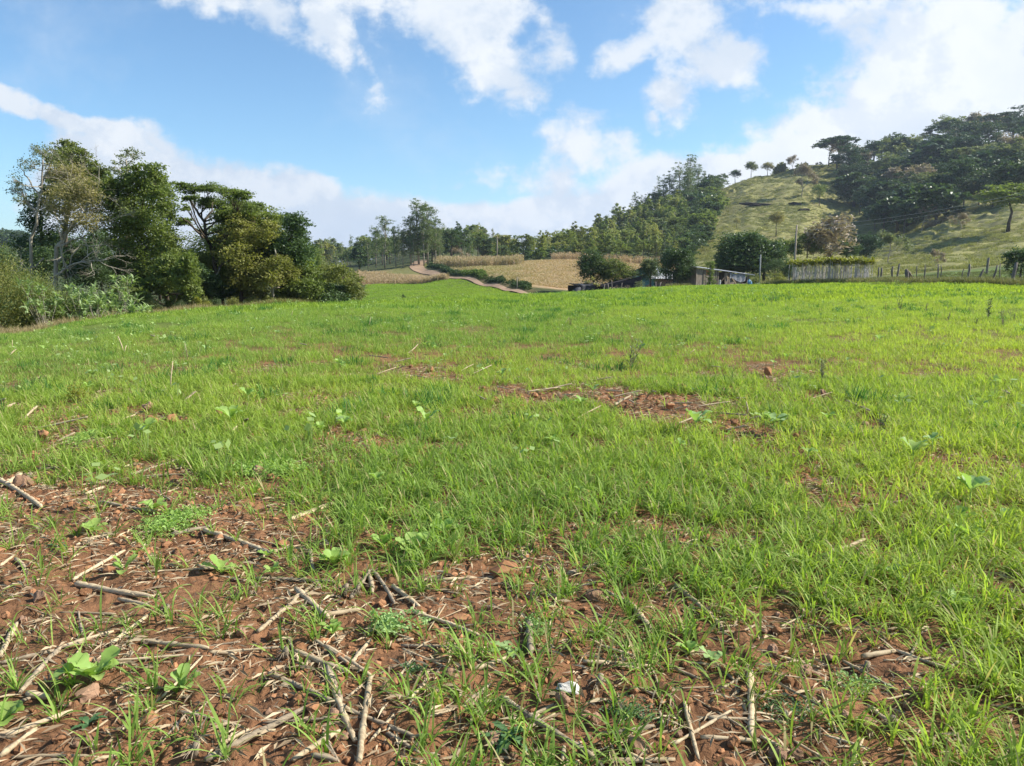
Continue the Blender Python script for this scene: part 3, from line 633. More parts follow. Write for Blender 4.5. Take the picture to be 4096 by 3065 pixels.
def sow(name, protos, n, y0, y1, base, scr, label, mat, densf, cut=0, tintf=oat_tint):
    x, y = wedge(n, y0, y1); inside = infield(x, y) > cut; x, y = x[inside], y[inside]
    k = rng.random(len(x)) < densf(x, y) * base; x, y = x[k], y[k]; m = len(x)
    z = hz(x, y); print(name, m)
    return scatter(name, protos, np.stack([x, y, z], 1), rng.random(m) * 6.283, rng.uniform(*scr, m), rng.integers(0, len(protos), m), tintf(x, y), label, rng.normal(size=(m, 2)) * .06, mat)
rng = np.random.default_rng(5)
sow('grass', T0, 36000, 1.7, 11, 1, (.7, 1.12), 'young oat grass sown in thin rows on red earth', GRASS, lambda x, y: np.clip(oat_density(x, y), 0, 1))
rng = np.random.default_rng(6)
sow('oat_grass', T1, 26000, 10, 31, 1, (.62, .92), 'dense bright green oat grass in the middle of the field', GRASS, lambda x, y: np.clip(oat_density(x, y) * 1.15, 0, 1))
rng = np.random.default_rng(8)
sow('oat_field_grass', T2, 52000, 29, 146, 1, (.8, 1.15), 'far bright green crop up to the field edge', GRASSF, lambda x, y: np.clip(oat_density(x, y) * 1.2, .5, 1), .4)

GD = mat_leaf('dark_oat_blades', (.045, .14, .025), (.10, .24, .045), (.06, .18, .04), .4, .5, tint=True, spec=.2)
rng = np.random.default_rng(66)
TDK = [tuft(60, .2, (.12, .27), .010, 4, (.3, 2.4), (.05, .9), 760 + i) for i in range(3)]
sow('dark_grass', TDK, 7000, 7, 62, 1, (.8, 1.15), 'darker lush oat clumps dotted through the crop', GD, lambda x, y: (.8 * sst(fbm(x * .5, y * .5, 3, 71), .56, .68) + .07) * (oat_density(x, y) > .5), .5, lambda x, y: rng.random(len(x)))
def speck(seed):
    global rng
    rng = np.random.default_rng(seed); C = MB(); k = rng.integers(3, 7); c = rng.normal(size=(k, 3)) * [.05, .05, .02] + [0, 0, .17]; rhombs(C, c, .055, .8, 1.2)
    for p in c: C.tube([(0, 0, 0), p], .0015, 4, False)
    return C.mesh('speck', False)
SPK = mat_leaf('pale_weed_leaves', (.27, .39, .11), (.40, .52, .20), (.34, .45, .15), .35, .5, tint=True)
sow('small_weeds', [speck(780 + i) for i in range(6)], 5000, 5, 75, 1, (.7, 1.5), 'small pale-leaved weeds speckling the crop', SPK, lambda x, y: sst(fbm(x * .35, y * .35, 3, 72), .40, .7), .5, lambda x, y: rng.random(len(x)))
# straw litter and small crumbs
def litter():
    mb = MB(); 
    for i in range(9):
        L = rng.uniform(.02, .11); a = rng.random() * 6.28; x, y = rng.normal(size=2) * .05; c_, s_ = math.cos(a), math.sin(a); w_ = rng.uniform(.0015, .006); z1, z2 = rng.uniform(.002, .012, 2)
        mb.add([(x, y, z1), (x + c_ * L * .5 - s_ * w_, y + s_ * L * .5 + c_ * w_, z1 + .006), (x + c_ * L, y + s_ * L, z2), (x + c_ * L * .5 + s_ * w_, y + s_ * L * .5 - c_ * w_, z2 + .004)], [[0, 1, 2, 3]], rng.random())
    return mb.mesh('litter', False)
def ico(r, sub, amp, seed, flat=.75):
    import bmesh
    bm = bmesh.new(); bmesh.ops.create_icosphere(bm, subdivisions=sub, radius=1); g = np.random.default_rng(seed)
    pl = [(g.normal(size=3), g.uniform(.55, .95)) for _ in range(9)]; pl = [(p / np.linalg.norm(p), d) for p, d in pl]; st = np.array([g.uniform(.75, 1.3), g.uniform(.7, 1.1), flat * g.uniform(.8, 1.2)])
    V = np.array([v.co[:] for v in bm.verts])
    for p, d in pl:
        k = V @ p; V = V - np.maximum(k - d, 0)[:, None] * p
    V = V * (1 + amp * (vn(V[:, 0] * 3 + seed, V[:, 1] * 3 + V[:, 2] * 2.3, seed)[:, None] - .5)) * st * r
    for v, c in zip(bm.verts, V): v.co = c
    me = bpy.data.meshes.new('clod'); bm.to_mesh(me); bm.free(); return me
rng = np.random.default_rng(9)
x, y = wedge(11000, 1.7, 13); k = rng.random(len(x)) < np.clip(1.15 - oat_density(x, y) * 1.3, .1, 1) * (1.5 - fbm(x * 1.1, y * 1.1, 2, 3)); x, y = x[k], y[k]; m = len(x)
LM = mat_leaf('straw_litter', (.22, .15, .09), (.58, .46, .29), None, .1, .8)
scatter('straw_litter', [litter() for _ in range(8)], np.stack([x, y, hz(x, y) + .003], 1), rng.random(m) * 6.28, rng.uniform(.6, 1.3, m), rng.integers(0, 8, m), np.zeros(m), 'fine shredded straw scattered over the bare soil', None, LM)
x, y = wedge(26000, 1.7, 10); k = rng.random(len(x)) < np.clip(1.2 - oat_density(x, y) * 1.2, .15, 1) * sst(fbm(x * .9, y * .9, 3, 13), .3, .6); x, y = x[k], y[k]; m = len(x)
scatter('soil_crumbs', [ico(.011, 1, .4, 400 + i) for i in range(8)], np.stack([x, y, hz(x, y) + .002], 1), rng.random(m) * 6.28, np.exp(rng.normal(size=m) * .6) * .85, rng.integers(0, 8, m), np.zeros(m), 'small red earth crumbs and gravel on the soil', None, CLOD)
# dry grass along the left edge, weeds along the right edge
TD = [tuft(40, .25, (.15, .5), .012, 3, (.2, 1.8), (.05, .8), 500 + i) for i in range(5)]
n = 5200; u = rng.uniform(-120, 330, n); Y = edge(u) + rng.uniform(-.5, 1, n) ** 1 * 1.2 + rng.uniform(0, 3.2, n) * (1 - sst(u, 120, 260)); x = (u - 512) / 781.2 * Y
scatter('dry_grass', TD, np.stack([x, Y, hz(x, Y)], 1), rng.random(n) * 6.28, rng.uniform(.5, 1.1, n), rng.integers(0, 5, n), np.clip(sst(u, 130, 300) + rng.normal(size=n) * .25, 0, 1), 'tan dry grass strip between the crop and the left trees', None, DRYG)
TW = [tuft(46, .25, (.12, .55), .016, 3, (.2, 1.5), (.05, .7), 520 + i) for i in range(5)]
n = 7000; u = rng.uniform(668, 1160, n); Y = edge(u) + rng.uniform(-.4, 3.4, n); x = (u - 512) / 781.2 * Y; k = ~((u > 692) & (u < 762)); u, Y, x = u[k], Y[k], x[k]; n = len(u)
scatter('weeds', TW, np.stack([x, Y, hz(x, Y)], 1), rng.random(n) * 6.28, rng.uniform(.5, 1.2, n), rng.integers(0, 5, n), np.clip(.5 + rng.normal(size=n) * .4, 0, 1), 'olive weeds and tall grass along the fence', None, WEEDG)
n = 5200; u = rng.uniform(870, 1160, n); Y = rng.uniform(50, 86, n); x = (u - 512) / 781.2 * Y
scatter('meadow_grass', TW, np.stack([x, Y, hz(x, Y)], 1), rng.random(n) * 6.28, rng.uniform(.3, .6, n), rng.integers(0, 5, n), np.clip(.15 + rng.normal(size=n) * .2, 0, 1), 'green meadow grass behind the right fence', None, GRASSF)
# pasture tussocks
TP = [tuft(70, .9, (.2, .6), .07, 2, (.3, 1.5), (.1, .9), 540 + i) for i in range(5)]
PAST = mat_leaf('pasture_blades', (.20, .21, .075), (.36, .34, .135), (.19, .20, .08), .3, .7, tint=True)
pp = []; 
n = 60000; u = rng.uniform(684, 1150, n); Y = (100 ** 2 + rng.random(n) * (430 ** 2 - 100 ** 2)) ** .5; x = (u - 512) / 781.2 * Y; q = fbm(x * .06, Y * .10, 4, 31); k = (rng.random(n) < .25 + sst(q, .42, .62) * .75); u, Y, x = u[k], Y[k], x[k]; n = len(u)
scatter('pasture_grass', TP, np.stack([x, Y, hz(x, Y)], 1), rng.random(n) * 6.28, rng.uniform(.35, 1.0, n), rng.integers(0, 5, n), np.clip(sst(fbm(x * .03, Y * .03, 3, 5), .4, .65) * .7 + rng.normal(size=n) * .2, 0, 1), 'rough tussock grass on the hill pasture', None, PAST)
# dry maize
def maize(seed):
    global rng
    rng = np.random.default_rng(seed); mb = MB()
    for j in range(3):
        x0, y0 = rng.normal(size=2) * .4; h_ = rng.uniform(1.3, 2.1); lx, ly = rng.normal(size=2) * .12; mb.tube([(x0, y0, -.1), (x0 + lx, y0 + ly, h_ * .6), (x0 + lx * 2.5, y0 + ly * 2.5, h_)], [.03, .024, .012], 4, False, .8)
        for i in range(7): blade(mb, x0 + lx * i / 7, y0 + ly * i / 7, rng.random() * 6.28, rng.uniform(.45, .9), .09, rng.uniform(1.6, 3), rng.uniform(.3, .9), 3, rng.random(), z0=h_ * (.15 + .11 * i))
    return mb.mesh('maize', False)
MZ = mat_leaf('dry_maize', (.39, .275, .17), (.61, .465, .31), (.22, .24, .08), .25, .8, tint=True); MP = [maize(600 + i) for i in range(6)]
def corn(name, n, f, tf, label, sc=(.8, 1.15)):
    u, Y = f(n); x = (u - 512) / 781.2 * Y; n = len(u)
    scatter(name, MP, np.stack([x, Y, hz(x, Y)], 1), rng.random(n) * 6.28, rng.uniform(*sc, n), rng.integers(0, 6, n), tf(u, n), label, None, MZ)
corn('dry_maize_field', 1900, lambda n: (lambda u: (u, rng.uniform(141.5, np.interp(u, [330, 385, 410, 430, 448], [176, 165, 153, 147, 144]))))(rng.uniform(332, 447, n)), lambda u, n: np.clip(rng.normal(size=n) * .15 + .1, 0, 1), 'standing dry maize stalks beside the bushes left of the road', (.4, .68))
corn('maize_above_road', 1100, lambda n: (lambda u: (u, np.interp(u, [436, 460, 520], [182, 172, 165]) + rng.uniform(0, 26, n)))(rng.uniform(437, 520, n)), lambda u, n: np.clip(rng.normal(size=n) * .2 + .25, 0, 1), 'standing dry maize above the right road bank')
corn('maize_on_hilltop', 620, lambda n: (lambda u: (u, rng.uniform(183, 190, n)))(rng.uniform(553, 676, n)), lambda u, n: np.clip(rng.normal(size=n) * .1, 0, 1), 'tan maize stalks along the top of the mown field', (.5, 1.0))
n = 5200; u = rng.uniform(450, 672, n); Y = rng.uniform(97, 184, n); k = Y > np.interp(u, [440, 483, 506, 528, 700], [172, 131, 112, 100, 97]); u, Y = u[k], Y[k]; x = (u - 512) / 781.2 * Y; n = len(u)
scatter('cut_straw', [tuft(36, .9, (.4, 1.0), .07, 2, (.2, 1.0), (.9, 1.5), 640 + i) for i in range(4)], np.stack([x, Y, hz(x, Y)], 1), rng.random(n) * 6.28, rng.uniform(.6, 1.1, n), rng.integers(0, 4, n), np.clip(rng.normal(size=n) * .2 + .5 * (1 - sst(u, 480, 560)), 0, 1), 'flattened straw covering the brown mown field', None, MZ)
# road bank plants
n = 520; u = rng.uniform(430, 530, n); Y = np.interp(u, [420, 445, 483, 506, 528], [203, 163, 123, 103, 90]) + rng.uniform(1.5, 9, n); k = (fbm(u * .12, Y * 0, 2, 4) > .42) | (u < 462) | (rng.random(n) < .12); u, Y = u[k], Y[k]; x = (u - 512) / 781.2 * Y; n = len(u)
BANK = mat_leaf('bank_plants', (.03, .06, .02), (.08, .13, .045), (.14, .20, .04), .25, .6, tint=True)
def clumpm(seed):
    global rng
    rng = np.random.default_rng(seed); mb = MB(); foliage(mb, [((0, 0, .5), (.8, .8, .6)), ((.5, .3, .3), .5)], 260, .3, .5, inner=.2); return mb.mesh('clump', False)
scatter('bank_shrubs', [clumpm(660 + i) for i in range(5)], np.stack([x, Y, hz(x, Y)], 1), rng.random(n) * 6.28, rng.uniform(.3, .95, n) * np.where(u < 484, 1.0, .62), rng.integers(0, 5, n), np.clip(sst(u, 458, 466) * (1 - sst(u, 482, 488)) + rng.normal(size=n) * .15, 0, 1), 'dark green shrubs growing on the road bank', None, BANK)

# ------------------------------------------------------------------ dirt road
RD = [(424, 222), (420, 205), (416, 194), (419, 184), (430, 170), (447, 150), (462, 135), (483, 116), (506, 97.5), (526, 86.5), (560, 78.5), (620, 76.5 + 5), (700, 76 + 8)]
rp = []
for (u0, y0), (u1, y1) in zip(RD, RD[1:]):
    for q in np.linspace(0, 1, 14, endpoint=False): Y = y0 + (y1 - y0) * q; u = u0 + (u1 - u0) * q; rp.append(((u - 512) / 781.2 * Y, Y))
rp = np.array(rp)
for _ in range(10): rp[1:-1] = (rp[:-2] + rp[1:-1] * 2 + rp[2:]) / 4
tn = np.gradient(rp, axis=0); tn /= np.linalg.norm(tn, axis=1)[:, None]; nm = np.stack([tn[:, 1], -tn[:, 0]], 1); KW = 9
wd = np.linspace(-1, 1, KW); hw_ = np.interp(rp[:, 1], [80, 150, 175, 190], [.5, .55, 1.3, 1.7]); RV = rp[:, None] + nm[:, None] * wd[None, :, None] * hw_[:, None, None]; RV = RV.reshape(-1, 2); rz_ = hz(RV[:, 0], RV[:, 1], False).reshape(-1, KW); rz_ = rz_ * .0 + np.maximum.accumulate(rz_, 1) * .0 + rz_ + .12
i = np.arange(len(rp) - 1)[:, None] * KW; j = np.arange(KW - 1)[None]; RQ = np.stack([i + j, i + j + 1, i + KW + j + 1, i + KW + j], -1).reshape(-1, 4)
ROAD = mat_basic('red_dirt', (.40, .27, .17), 1, 0, .6, .4, 4, .1, (.28, .19, .125), None, .05)
tag(link('road', mesh_np('road', np.column_stack([RV, rz_.ravel()]), RQ), ROAD), 'red dirt road winding up between the fields', None, None, 'structure')

# ------------------------------------------------------------------ woods and single trees
for (u, v) in polypts([(468, 263), (520, 262), (557, 257.5), (612, 262), (650, 264), (690, 263), (703, 246), (713, 222), (722, 198), (714, 193), (690, 203), (660, 216), (640, 221), (612, 231), (570, 248.5), (530, 257), (480, 261.5)], 7.6, 3.6, 215):
    g = G(u, v, False)
    if g is None: continue
    top = v < 225 or u > 688; q = rnd.random(); sc = g.y / 300
    if v < 213 and u > 640: kind, leaf, H = 'broad', rnd.choice(['dark', 'euc', 'green']), rnd.uniform(.022, .03) * g.y
    elif u > 686: kind, leaf, H = rnd.choice(['broad', 'round']), rnd.choice(['dark', 'green']), rnd.uniform(.022, .03) * g.y
    else:
        kind = 'slim' if q < .72 else 'broad'; leaf = rnd.choice(['young', 'young', 'euc', 'green', 'grey', 'young', 'yellow' if q < .2 else 'olive', 'green']); H = rnd.uniform(.026, .037) * g.y
    where = 'low in the wood' if v > 252 else 'half way up the wood' if v > 232 else 'high in the wood' if u < 686 else 'beside the pasture'
    tree(kind, leaf, g, H, where, 'trees of the hillside wood', rnd.randrange(4), 2200, .5, wide=rnd.uniform(1.1, 1.5))
for i, u in enumerate(np.arange(492, 606, 5.2)):
    g = gu(float(u), 215 + (i * 37 % 60)); tree(rnd.choice(['slim', 'slim', 'broad']), rnd.choice(['young', 'green', 'young', 'euc', 'olive']), g, rnd.uniform(.02, .028) * g.y, 'in the low end of the wood', 'trees of the hillside wood', i % 4, 2200, .5, wide=rnd.uniform(1.2, 1.5))
for i, u in enumerate(np.arange(497, 612, 6.1)):
    tree('bush', rnd.choice(['dark', 'green', 'olive']), gu(float(u), 200 + (i * 23 % 40)), rnd.uniform(2.5, 4), 'under the low end of the wood', 'undergrowth of the wood', i % 4, 900, .3, wide=1.4)
# tall eucalyptus on the wood's top
for u, v, tv, wd_ in ((634, 219, 189, 1), (643, 217, 192, .9), (653, 211, 184, 1), (661, 207, 169, 1.1), (668, 205, 166, 1), (677, 201, 157, 1.1), (684, 200, 162, 1.1), (690, 200, 158, 1), (697, 199, 166, 1), (688, 212, 174, 1.1), (572, 248, 225, .8), (613, 230, 206, .9), (606, 233, 217, .8), (556, 251, 235, .6), (548, 253, 238, .5), (704, 198, 173, .9), (498, 262, 234, .9), (640, 222, 200, .9), (658, 215, 188, 1)):
    g = G(u, v, False) or gu(u, 350); tree('euc', 'euc', g, max(4, (v - tv) / 773 * g.y * 1.02), 'rising above the hillside wood' if u > 560 else 'left of the hillside wood', 'tall eucalyptus above the wood', rnd.randrange(4), 2600, .5, wide=wd_ * 1.25)
for u, v, tv, l, k in ((711, 196, 176, 'dark', 'round'), (706, 200, 180, 'dark', 'broad'), (714, 200, 179, 'olive', 'broad'), (719, 187, 171, 'euc', 'umbrella')):
    g = G(u, v, False) or gu(u, 380); tree(k, l, g, (v - tv) / 773 * g.y, 'where the wood meets the pasture ridge', 'trees at the wood corner', rnd.randrange(3), 2200, .5)
# centre-left wood and eucalyptus group by the road
for (u, v) in polypts([(300, 271), (335, 272), (365, 270), (384, 266), (402, 261), (432, 261.5), (470, 262.5), (505, 262.5), (500, 252), (470, 248), (430, 247), (380, 258), (300, 261)], 7.5, 3.0, 90):
    g = G(u, v, False)
    if g is None: continue
    tree(rnd.choice(['broad', 'slim', 'broad', 'round', 'euc']), rnd.choice(['euc', 'green', 'dark', 'grey', 'olive', 'young']), g, rnd.uniform(.022, .036) * g.y, 'in the wood left of the road bend' if u < 410 else 'in the wood right of the road bend', 'trees behind the road', rnd.randrange(4), 2200, .5)
for u, v, tv, wd_ in ((419, 265, 203, 1.5), (428, 265, 207, 1.5), (411, 266, 218, 1.3), (436, 264, 219, 1.3), (385, 268, 219, 1.5), (376, 268, 229, 1.3), (396, 267, 228, 1.2), (424, 266, 225, 1.5), (403, 267, 232, 1.1), (368, 269, 240, 1.2), (440, 263, 232, 1.1), (414, 266.5, 234, 1.2)):
    g = G(u, v, False) or gu(u, 205); tree('euc', 'euc', g, (v - tv) / 773 * g.y * 1.03, 'of the group by the road bend', 'tall eucalyptus group by the road', rnd.randrange(4), 4200, .42, wide=wd_)
for u, v, tv, k, l in ((462, 262, 229, 'broad', 'dark'), (470, 262, 232, 'euc', 'euc'), (478, 262, 230, 'broad', 'green'), (486, 262, 229, 'euc', 'grey'), (452, 262, 227, 'broad', 'dark'), (458, 262, 240, 'bare', 'bare'), (490, 263, 236, 'broad', 'dark')):
    g = G(u, v, False) or gu(u, 260); tree(k, l, g, (v - tv) / 773 * g.y, 'right of the eucalyptus group', 'trees behind the maize', rnd.randrange(3), 2200, .5, wide=1.1)
# forest on the right hill
for (u, v) in polypts([(832, 162), (846, 190), (856, 222), (878, 243), (905, 240), (945, 222), (975, 210), (1060, 196), (1060, 130), (1024, 135), (960, 144), (900, 157), (860, 161)], 11.5, 6.5, 170):
    g = G(u, v, False)
    if g is None: continue
    q = rnd.random(); top = v < 172
    kind = rnd.choice(['umbrella', 'umbrella', 'broad', 'broad', 'bare']) if top else ('broad' if q < .6 else 'umbrella' if q < .70 else 'bare' if q < .80 else 'round')
    leaf = 'bare' if kind == 'bare' else rnd.choice(['forest', 'forest', 'forest', 'forest', 'dark', 'dark', 'forest', 'grey'])
    where = ('on the right hill skyline' if v < 165 else 'upper in the hill forest' if v < 190 else 'low in the hill forest') + (' at right' if u > 960 else ' at left' if u < 890 else '')
    tree(kind, leaf, g, rnd.uniform(9, 17) * (g.y / 340) ** .6, where, 'trees of the right hill forest', rnd.randrange(4), 2600, .5, wide=rnd.uniform(1.15, 1.5))
# single trees on the pasture
for u, v, tv, k, l, wd_, lab in ((731.5, 179.5, 168.5, 'broad', 'dark', 1.2, 'small dark tree on the pasture ridge beside the wood'), (747, 174, 159.5, 'broad', 'grey', 1, 'grey-green tree standing alone on the ridge line'), (763, 169, 161, 'broad', 'brown', 1.2, 'small brown tree on the ridge line'),
    (775, 166.5, 163, 'bush', 'olive', 1, 'low olive shrub on the ridge line'), (787.5, 165, 154.5, 'bare', 'bare', 1, 'bare forked tree on the ridge line'), (801.6, 196, 164, 'bare', 'bare', 1.0, 'tall leafless tree on the upper pasture'), (736.6, 229, 216.6, 'broad', 'brown', .9, 'small pale tree in mid pasture'),
    (776, 236.4, 209, 'broad', 'brown', 1, 'brownish round-crowned tree in mid pasture'), (819, 206.5, 182, 'broad', 'green', 1, 'green tree at the left edge of the forest'), (822.6, 159, 137, 'umbrella', 'dark', 1.15, 'dark spreading tree at the ridge end of the forest'), (834, 158, 139, 'bare', 'bare', 1.2, 'grey leafless tree beside the spreading ridge tree'),
    (1008, 231.6, 177, 'broad', 'green', 1.7, 'large flat-topped tree alone on the right pasture'), (961, 229.5, 211, 'bare', 'bare', 1.5, 'pale leafless spreading tree on the right pasture'), (866, 262, 232, 'round', 'forest', 1.1, 'dark bushy tree in front of the valley'),
    (888, 262, 227, 'bare', 'grey', 1, 'thin grey twiggy tree beside the dark bushy tree'), (935, 270, 249, 'bare', 'bare', .8, 'faint leafless sapling behind the fence'), (829, 256, 212, 'bare', 'bare', 1.3, 'large brownish twiggy tree behind the crop stems'), (806, 256, 228, 'broad', 'green', 1.2, 'green tree beside the utility pole'),
    (815, 262, 243, 'bare', 'bare', 1, 'pale twiggy shrub tree behind the stems'), (1021, 279, 247, 'round', 'dark', 1.1, 'dark tree cut by the right picture edge'), (845, 262, 238, 'broad', 'dark', 1.3, 'olive tree at the mouth of the valley'), (785, 262, 236, 'broad', 'green', 1.2, 'olive green tree behind the concrete post')):
    g = (gu(u, 62) if u == 1021 else G(u, v, False)) or gu(u, 400)
    if v > 250 and u < 850: g = gu(u, 118)
    zt = CAMZ + pt(u, tv)[1] * g.y; tree(k, l, g, max(zt - g.z, 1.5), '', 'single trees around the pasture', rnd.randrange(3), 5200 if k != 'bare' else 2600, .30 if v > 200 else .4, wide=wd_, label=lab)
for i, u in enumerate((797, 801, 806, 811, 815, 768, 771, 779, 783, 792)):
    g = G(u, 166 - (u - 780) * .11, False) or gu(u, 415); tree('bush', rnd.choice(['dark', 'grey', 'olive']), g, rnd.uniform(1.6, 3.6), 'on the hill skyline', 'ridge shrubs', i % 3, 500, .35)
# distant wood on the far left hills
u = np.concatenate([rng.uniform(-60, 80, 260), rng.uniform(270, 400, 160)]); n = len(u); Y = rng.uniform(430, 640, n); x = (u - 512) / 781.2 * Y
pr = [proto('broad', 11, 900, .9, 900 + i)[1] for i in range(4)]
scatter('distant_wood', pr, np.stack([x, Y, hz(x, Y, False) - 2], 1), rng.random(n) * 6.28, rng.uniform(.7, 1.2, n), rng.integers(0, 4, n), np.zeros(n), 'far wooded hill beyond the left trees', None, LFG['dark'])
# ------------------------------------------------------------------ the near trees on the left, built crown lobe by crown lobe
def near_tree(name, label, Y, trunks, lobes, leaf, n, L=.13, bark=BARKD, r0=.13, depth=1.0, seed=1, Wd=.5, twigs=5, up=.3, droop=0, bare=(), inner=.3, clump=.40, cat='tree'):
    global rng
    rng = np.random.default_rng(seed); m = Y / 781.
    u0, v0 = trunks[0][0]; base = P(u0, v0, Y); base.z = min(base.z, float(hz(base.x, base.y)))
    b = np.array(base)
    T, C = MB(), MB(); lb = []
    for q in lobes:
        u, v, ru, rv = q[:4]; dy = (rng.random() * 2 - 1) * 2.6 * depth
        c = np.array(P(u, v, Y + dy)) - b; lb.append((c, (ru * m, max(ru, rv) * m, rv * m)))
    for k, tr in enumerate(trunks):
        dyy = rng.normal() * .3; pts = [np.array(P(u, v, Y + dyy * i)) - b for i, (u, v) in enumerate(tr)]
        if k == 0: pts[0] = np.array([0, 0, -.4])
        fine = []
        for a_, c_ in zip(pts, pts[1:]):
            for s_ in np.linspace(0, 1, 4, endpoint=False): fine.append(a_ + (c_ - a_) * s_ + rng.normal(size=3) * .03)
        fine.append(pts[-1])
        if k == 0: main = fine; limbs(T, fine, r0, lb, twigs)
        else: T.tube(fine, r0 * .6 * np.linspace(1, .3, len(fine)), 6, jit=.1)
    for (u, v), (u2, v2), r_, dp in bare:
        p = np.array(P(u, v, Y - 1)) - b; e = np.array(P(u2, v2, Y - 1.2)) - b; fork(T, p, e - p, np.linalg.norm(e - p), r_, dp, .55, .1)
    foliage(C, lb, n, L, Wd, up, droop, clump, 30, inner)
    r = empty(name, base); T.build('trunk', bark, r); link('crown', C.mesh('crown', False), LFG[leaf], r); tag(r, label, cat, 'trees of the left wood edge'); return r
near_tree('pale_sparse_tree', 'tall pale sparse tree leaning at the far left', 39, [[(24, 262), (31, 238), (36, 224), (39, 200), (42, 182), (43, 160)], [(39, 196), (28, 178), (20, 165)], [(41, 185), (50, 165), (52, 150)], [(36, 215), (22, 196), (12, 190)]],
    [(20, 190, 10, 9), (30, 166, 10, 8), (44, 152, 9, 9), (14, 182, 6, 7), (50, 178, 6, 10), (34, 150, 7, 6), (24, 202, 7, 6), (52, 160, 6, 8)], 'grey', 2600, .10, BARKP, .085, 1, 21, twigs=22, clump=.5)
near_tree('yellow_green_tree', 'tall yellow-green tree behind the brown twiggy tree', 43, [[(62, 268), (66, 230), (70, 190), (70, 160)]],
    [(68, 148, 9, 6), (76, 156, 11, 8), (62, 160, 11, 9), (88, 166, 10, 7), (98, 174, 9, 8), (80, 174, 14, 10), (58, 178, 10, 9), (104, 184, 7, 9), (92, 190, 12, 10), (70, 192, 13, 10), (48, 190, 7, 8)], 'olive', 17000, .15, seed=22)
near_tree('brown_twiggy_tree', 'brown dry-leaved tree with white leaning limbs', 38.5, [[(45, 268), (57, 247), (68, 232), (84, 212), (94, 196)], [(57, 247), (70, 241), (82, 238), (95, 231)], [(62, 240), (66, 215), (62, 190)]],
    [(60, 172, 11, 10), (74, 176, 11, 10), (88, 190, 11, 10), (66, 196, 14, 11), (96, 204, 10, 11), (82, 208, 13, 9), (58, 212, 12, 9), (92, 222, 12, 9), (48, 204, 8, 8), (70, 226, 10, 6)], 'brown', 12000, .11, BARKP, .12, 1, 23, twigs=26, clump=.45,
    bare=[((94, 196), (100, 180), .03, 4), ((84, 212), (72, 190), .03, 5), ((95, 231), (108, 222), .03, 4), ((68, 232), (80, 214), .035, 5), ((50, 279), (66, 268), .06, 4), ((62, 271), (82, 262), .055, 5), ((44, 258), (34, 268), .05, 4), ((70, 270), (72, 254), .04, 4), ((80, 236), (88, 246), .04, 4), ((60, 243), (62, 258), .05, 4)])
near_tree('dark_leafy_tree', 'dark green tree mass behind the white limbs', 44, [[(40, 275), (42, 240), (40, 215)]],
    [(36, 205, 9, 11), (30, 222, 8, 10), (44, 230, 12, 12), (62, 250, 16, 14), (82, 255, 14, 12), (28, 245, 10, 12), (100, 245, 10, 16), (48, 262, 20, 12), (88, 275, 20, 10)], 'dark', 17000, .15, seed=24)
near_tree('large_green_tree', 'large dense green tree left of the layered tree', 40.5, [[(114, 268), (119, 250), (128, 236), (140, 220)], [(118, 255), (126, 240), (130, 228)], [(120, 243), (138, 236), (150, 230)]],
    [(145, 170, 9, 7), (158, 174, 8, 8), (132, 184, 12, 10), (150, 186, 14, 10), (163, 196, 10, 12), (118, 202, 12, 12), (138, 206, 16, 12), (168, 214, 9, 9), (120, 222, 14, 10), (145, 225, 17, 12), (164, 236, 14, 12), (118, 240, 12, 10), (140, 247, 18, 11), (170, 255, 12, 12), (112, 186, 8, 9), (126, 262, 16, 9)], 'green', 36000, .15, seed=25)
near_tree('pale_sprig_tree', 'thin pale feathery treetop above the large green tree', 42.5, [[(130, 262), (128, 210), (127, 180), (126, 160)], [(128, 190), (118, 170)]], [(126, 158, 8, 7), (134, 155, 6, 7), (117, 168, 6, 5), (128, 170, 7, 6), (122, 180, 8, 7)], 'grey', 1500, .12, BARKP, .1, 1, 26, twigs=10)
near_tree('sunlit_leafy_tree', 'lighter green tree below the large tree beside the layered tree', 38.5, [[(165, 302), (168, 280), (172, 262)], [(160, 300), (158, 280)]],
    [(150, 268, 14, 9), (172, 264, 12, 10), (184, 276, 10, 10), (160, 284, 16, 9), (178, 292, 14, 8), (140, 284, 14, 10), (188, 262, 7, 9), (126, 292, 12, 8), (192, 292, 8, 10)], 'green', 23000, .16, seed=27, Wd=.45, droop=.3)
near_tree('layered_tree', 'layered flat-crowned tree with dark forked limbs', 42.5, [[(217, 290), (215, 268), (214, 256), (206, 234), (204, 222), (194, 207), (187, 196)], [(216, 272), (224, 262), (234, 246), (236, 230)], [(204, 222), (210, 212), (213, 202)], [(203, 238), (190, 224), (181, 217)]],
    [(180, 185, 7, 3.2), (195, 190, 11, 4), (212, 188, 10, 4), (233, 193, 11, 4), (243, 197, 7, 4), (190, 198, 7, 3.2), (211, 203, 13, 5.5), (233, 206, 14, 7), (184, 222, 7, 4), (223, 216, 12, 6), (248, 211, 10, 6), (257, 207, 7, 4), (240, 222, 12, 8), (186, 208, 5, 3)], 'green', 22000, .13, seed=28, up=.8, inner=.15, twigs=8)
near_tree('wide_leafy_tree', 'broad olive green tree right of the layered tree', 43.5, [[(240, 300), (240, 270), (243, 245), (248, 225)]],
    [(240, 226, 12, 9), (255, 222, 11, 8), (230, 240, 11, 9), (250, 240, 16, 11), (268, 232, 10, 9), (240, 256, 15, 11), (262, 258, 14, 12), (226, 258, 9, 10), (268, 276, 14, 12), (250, 280, 16, 11), (232, 282, 11, 12), (255, 295, 14, 6)], 'olive', 15000, .15, seed=29)
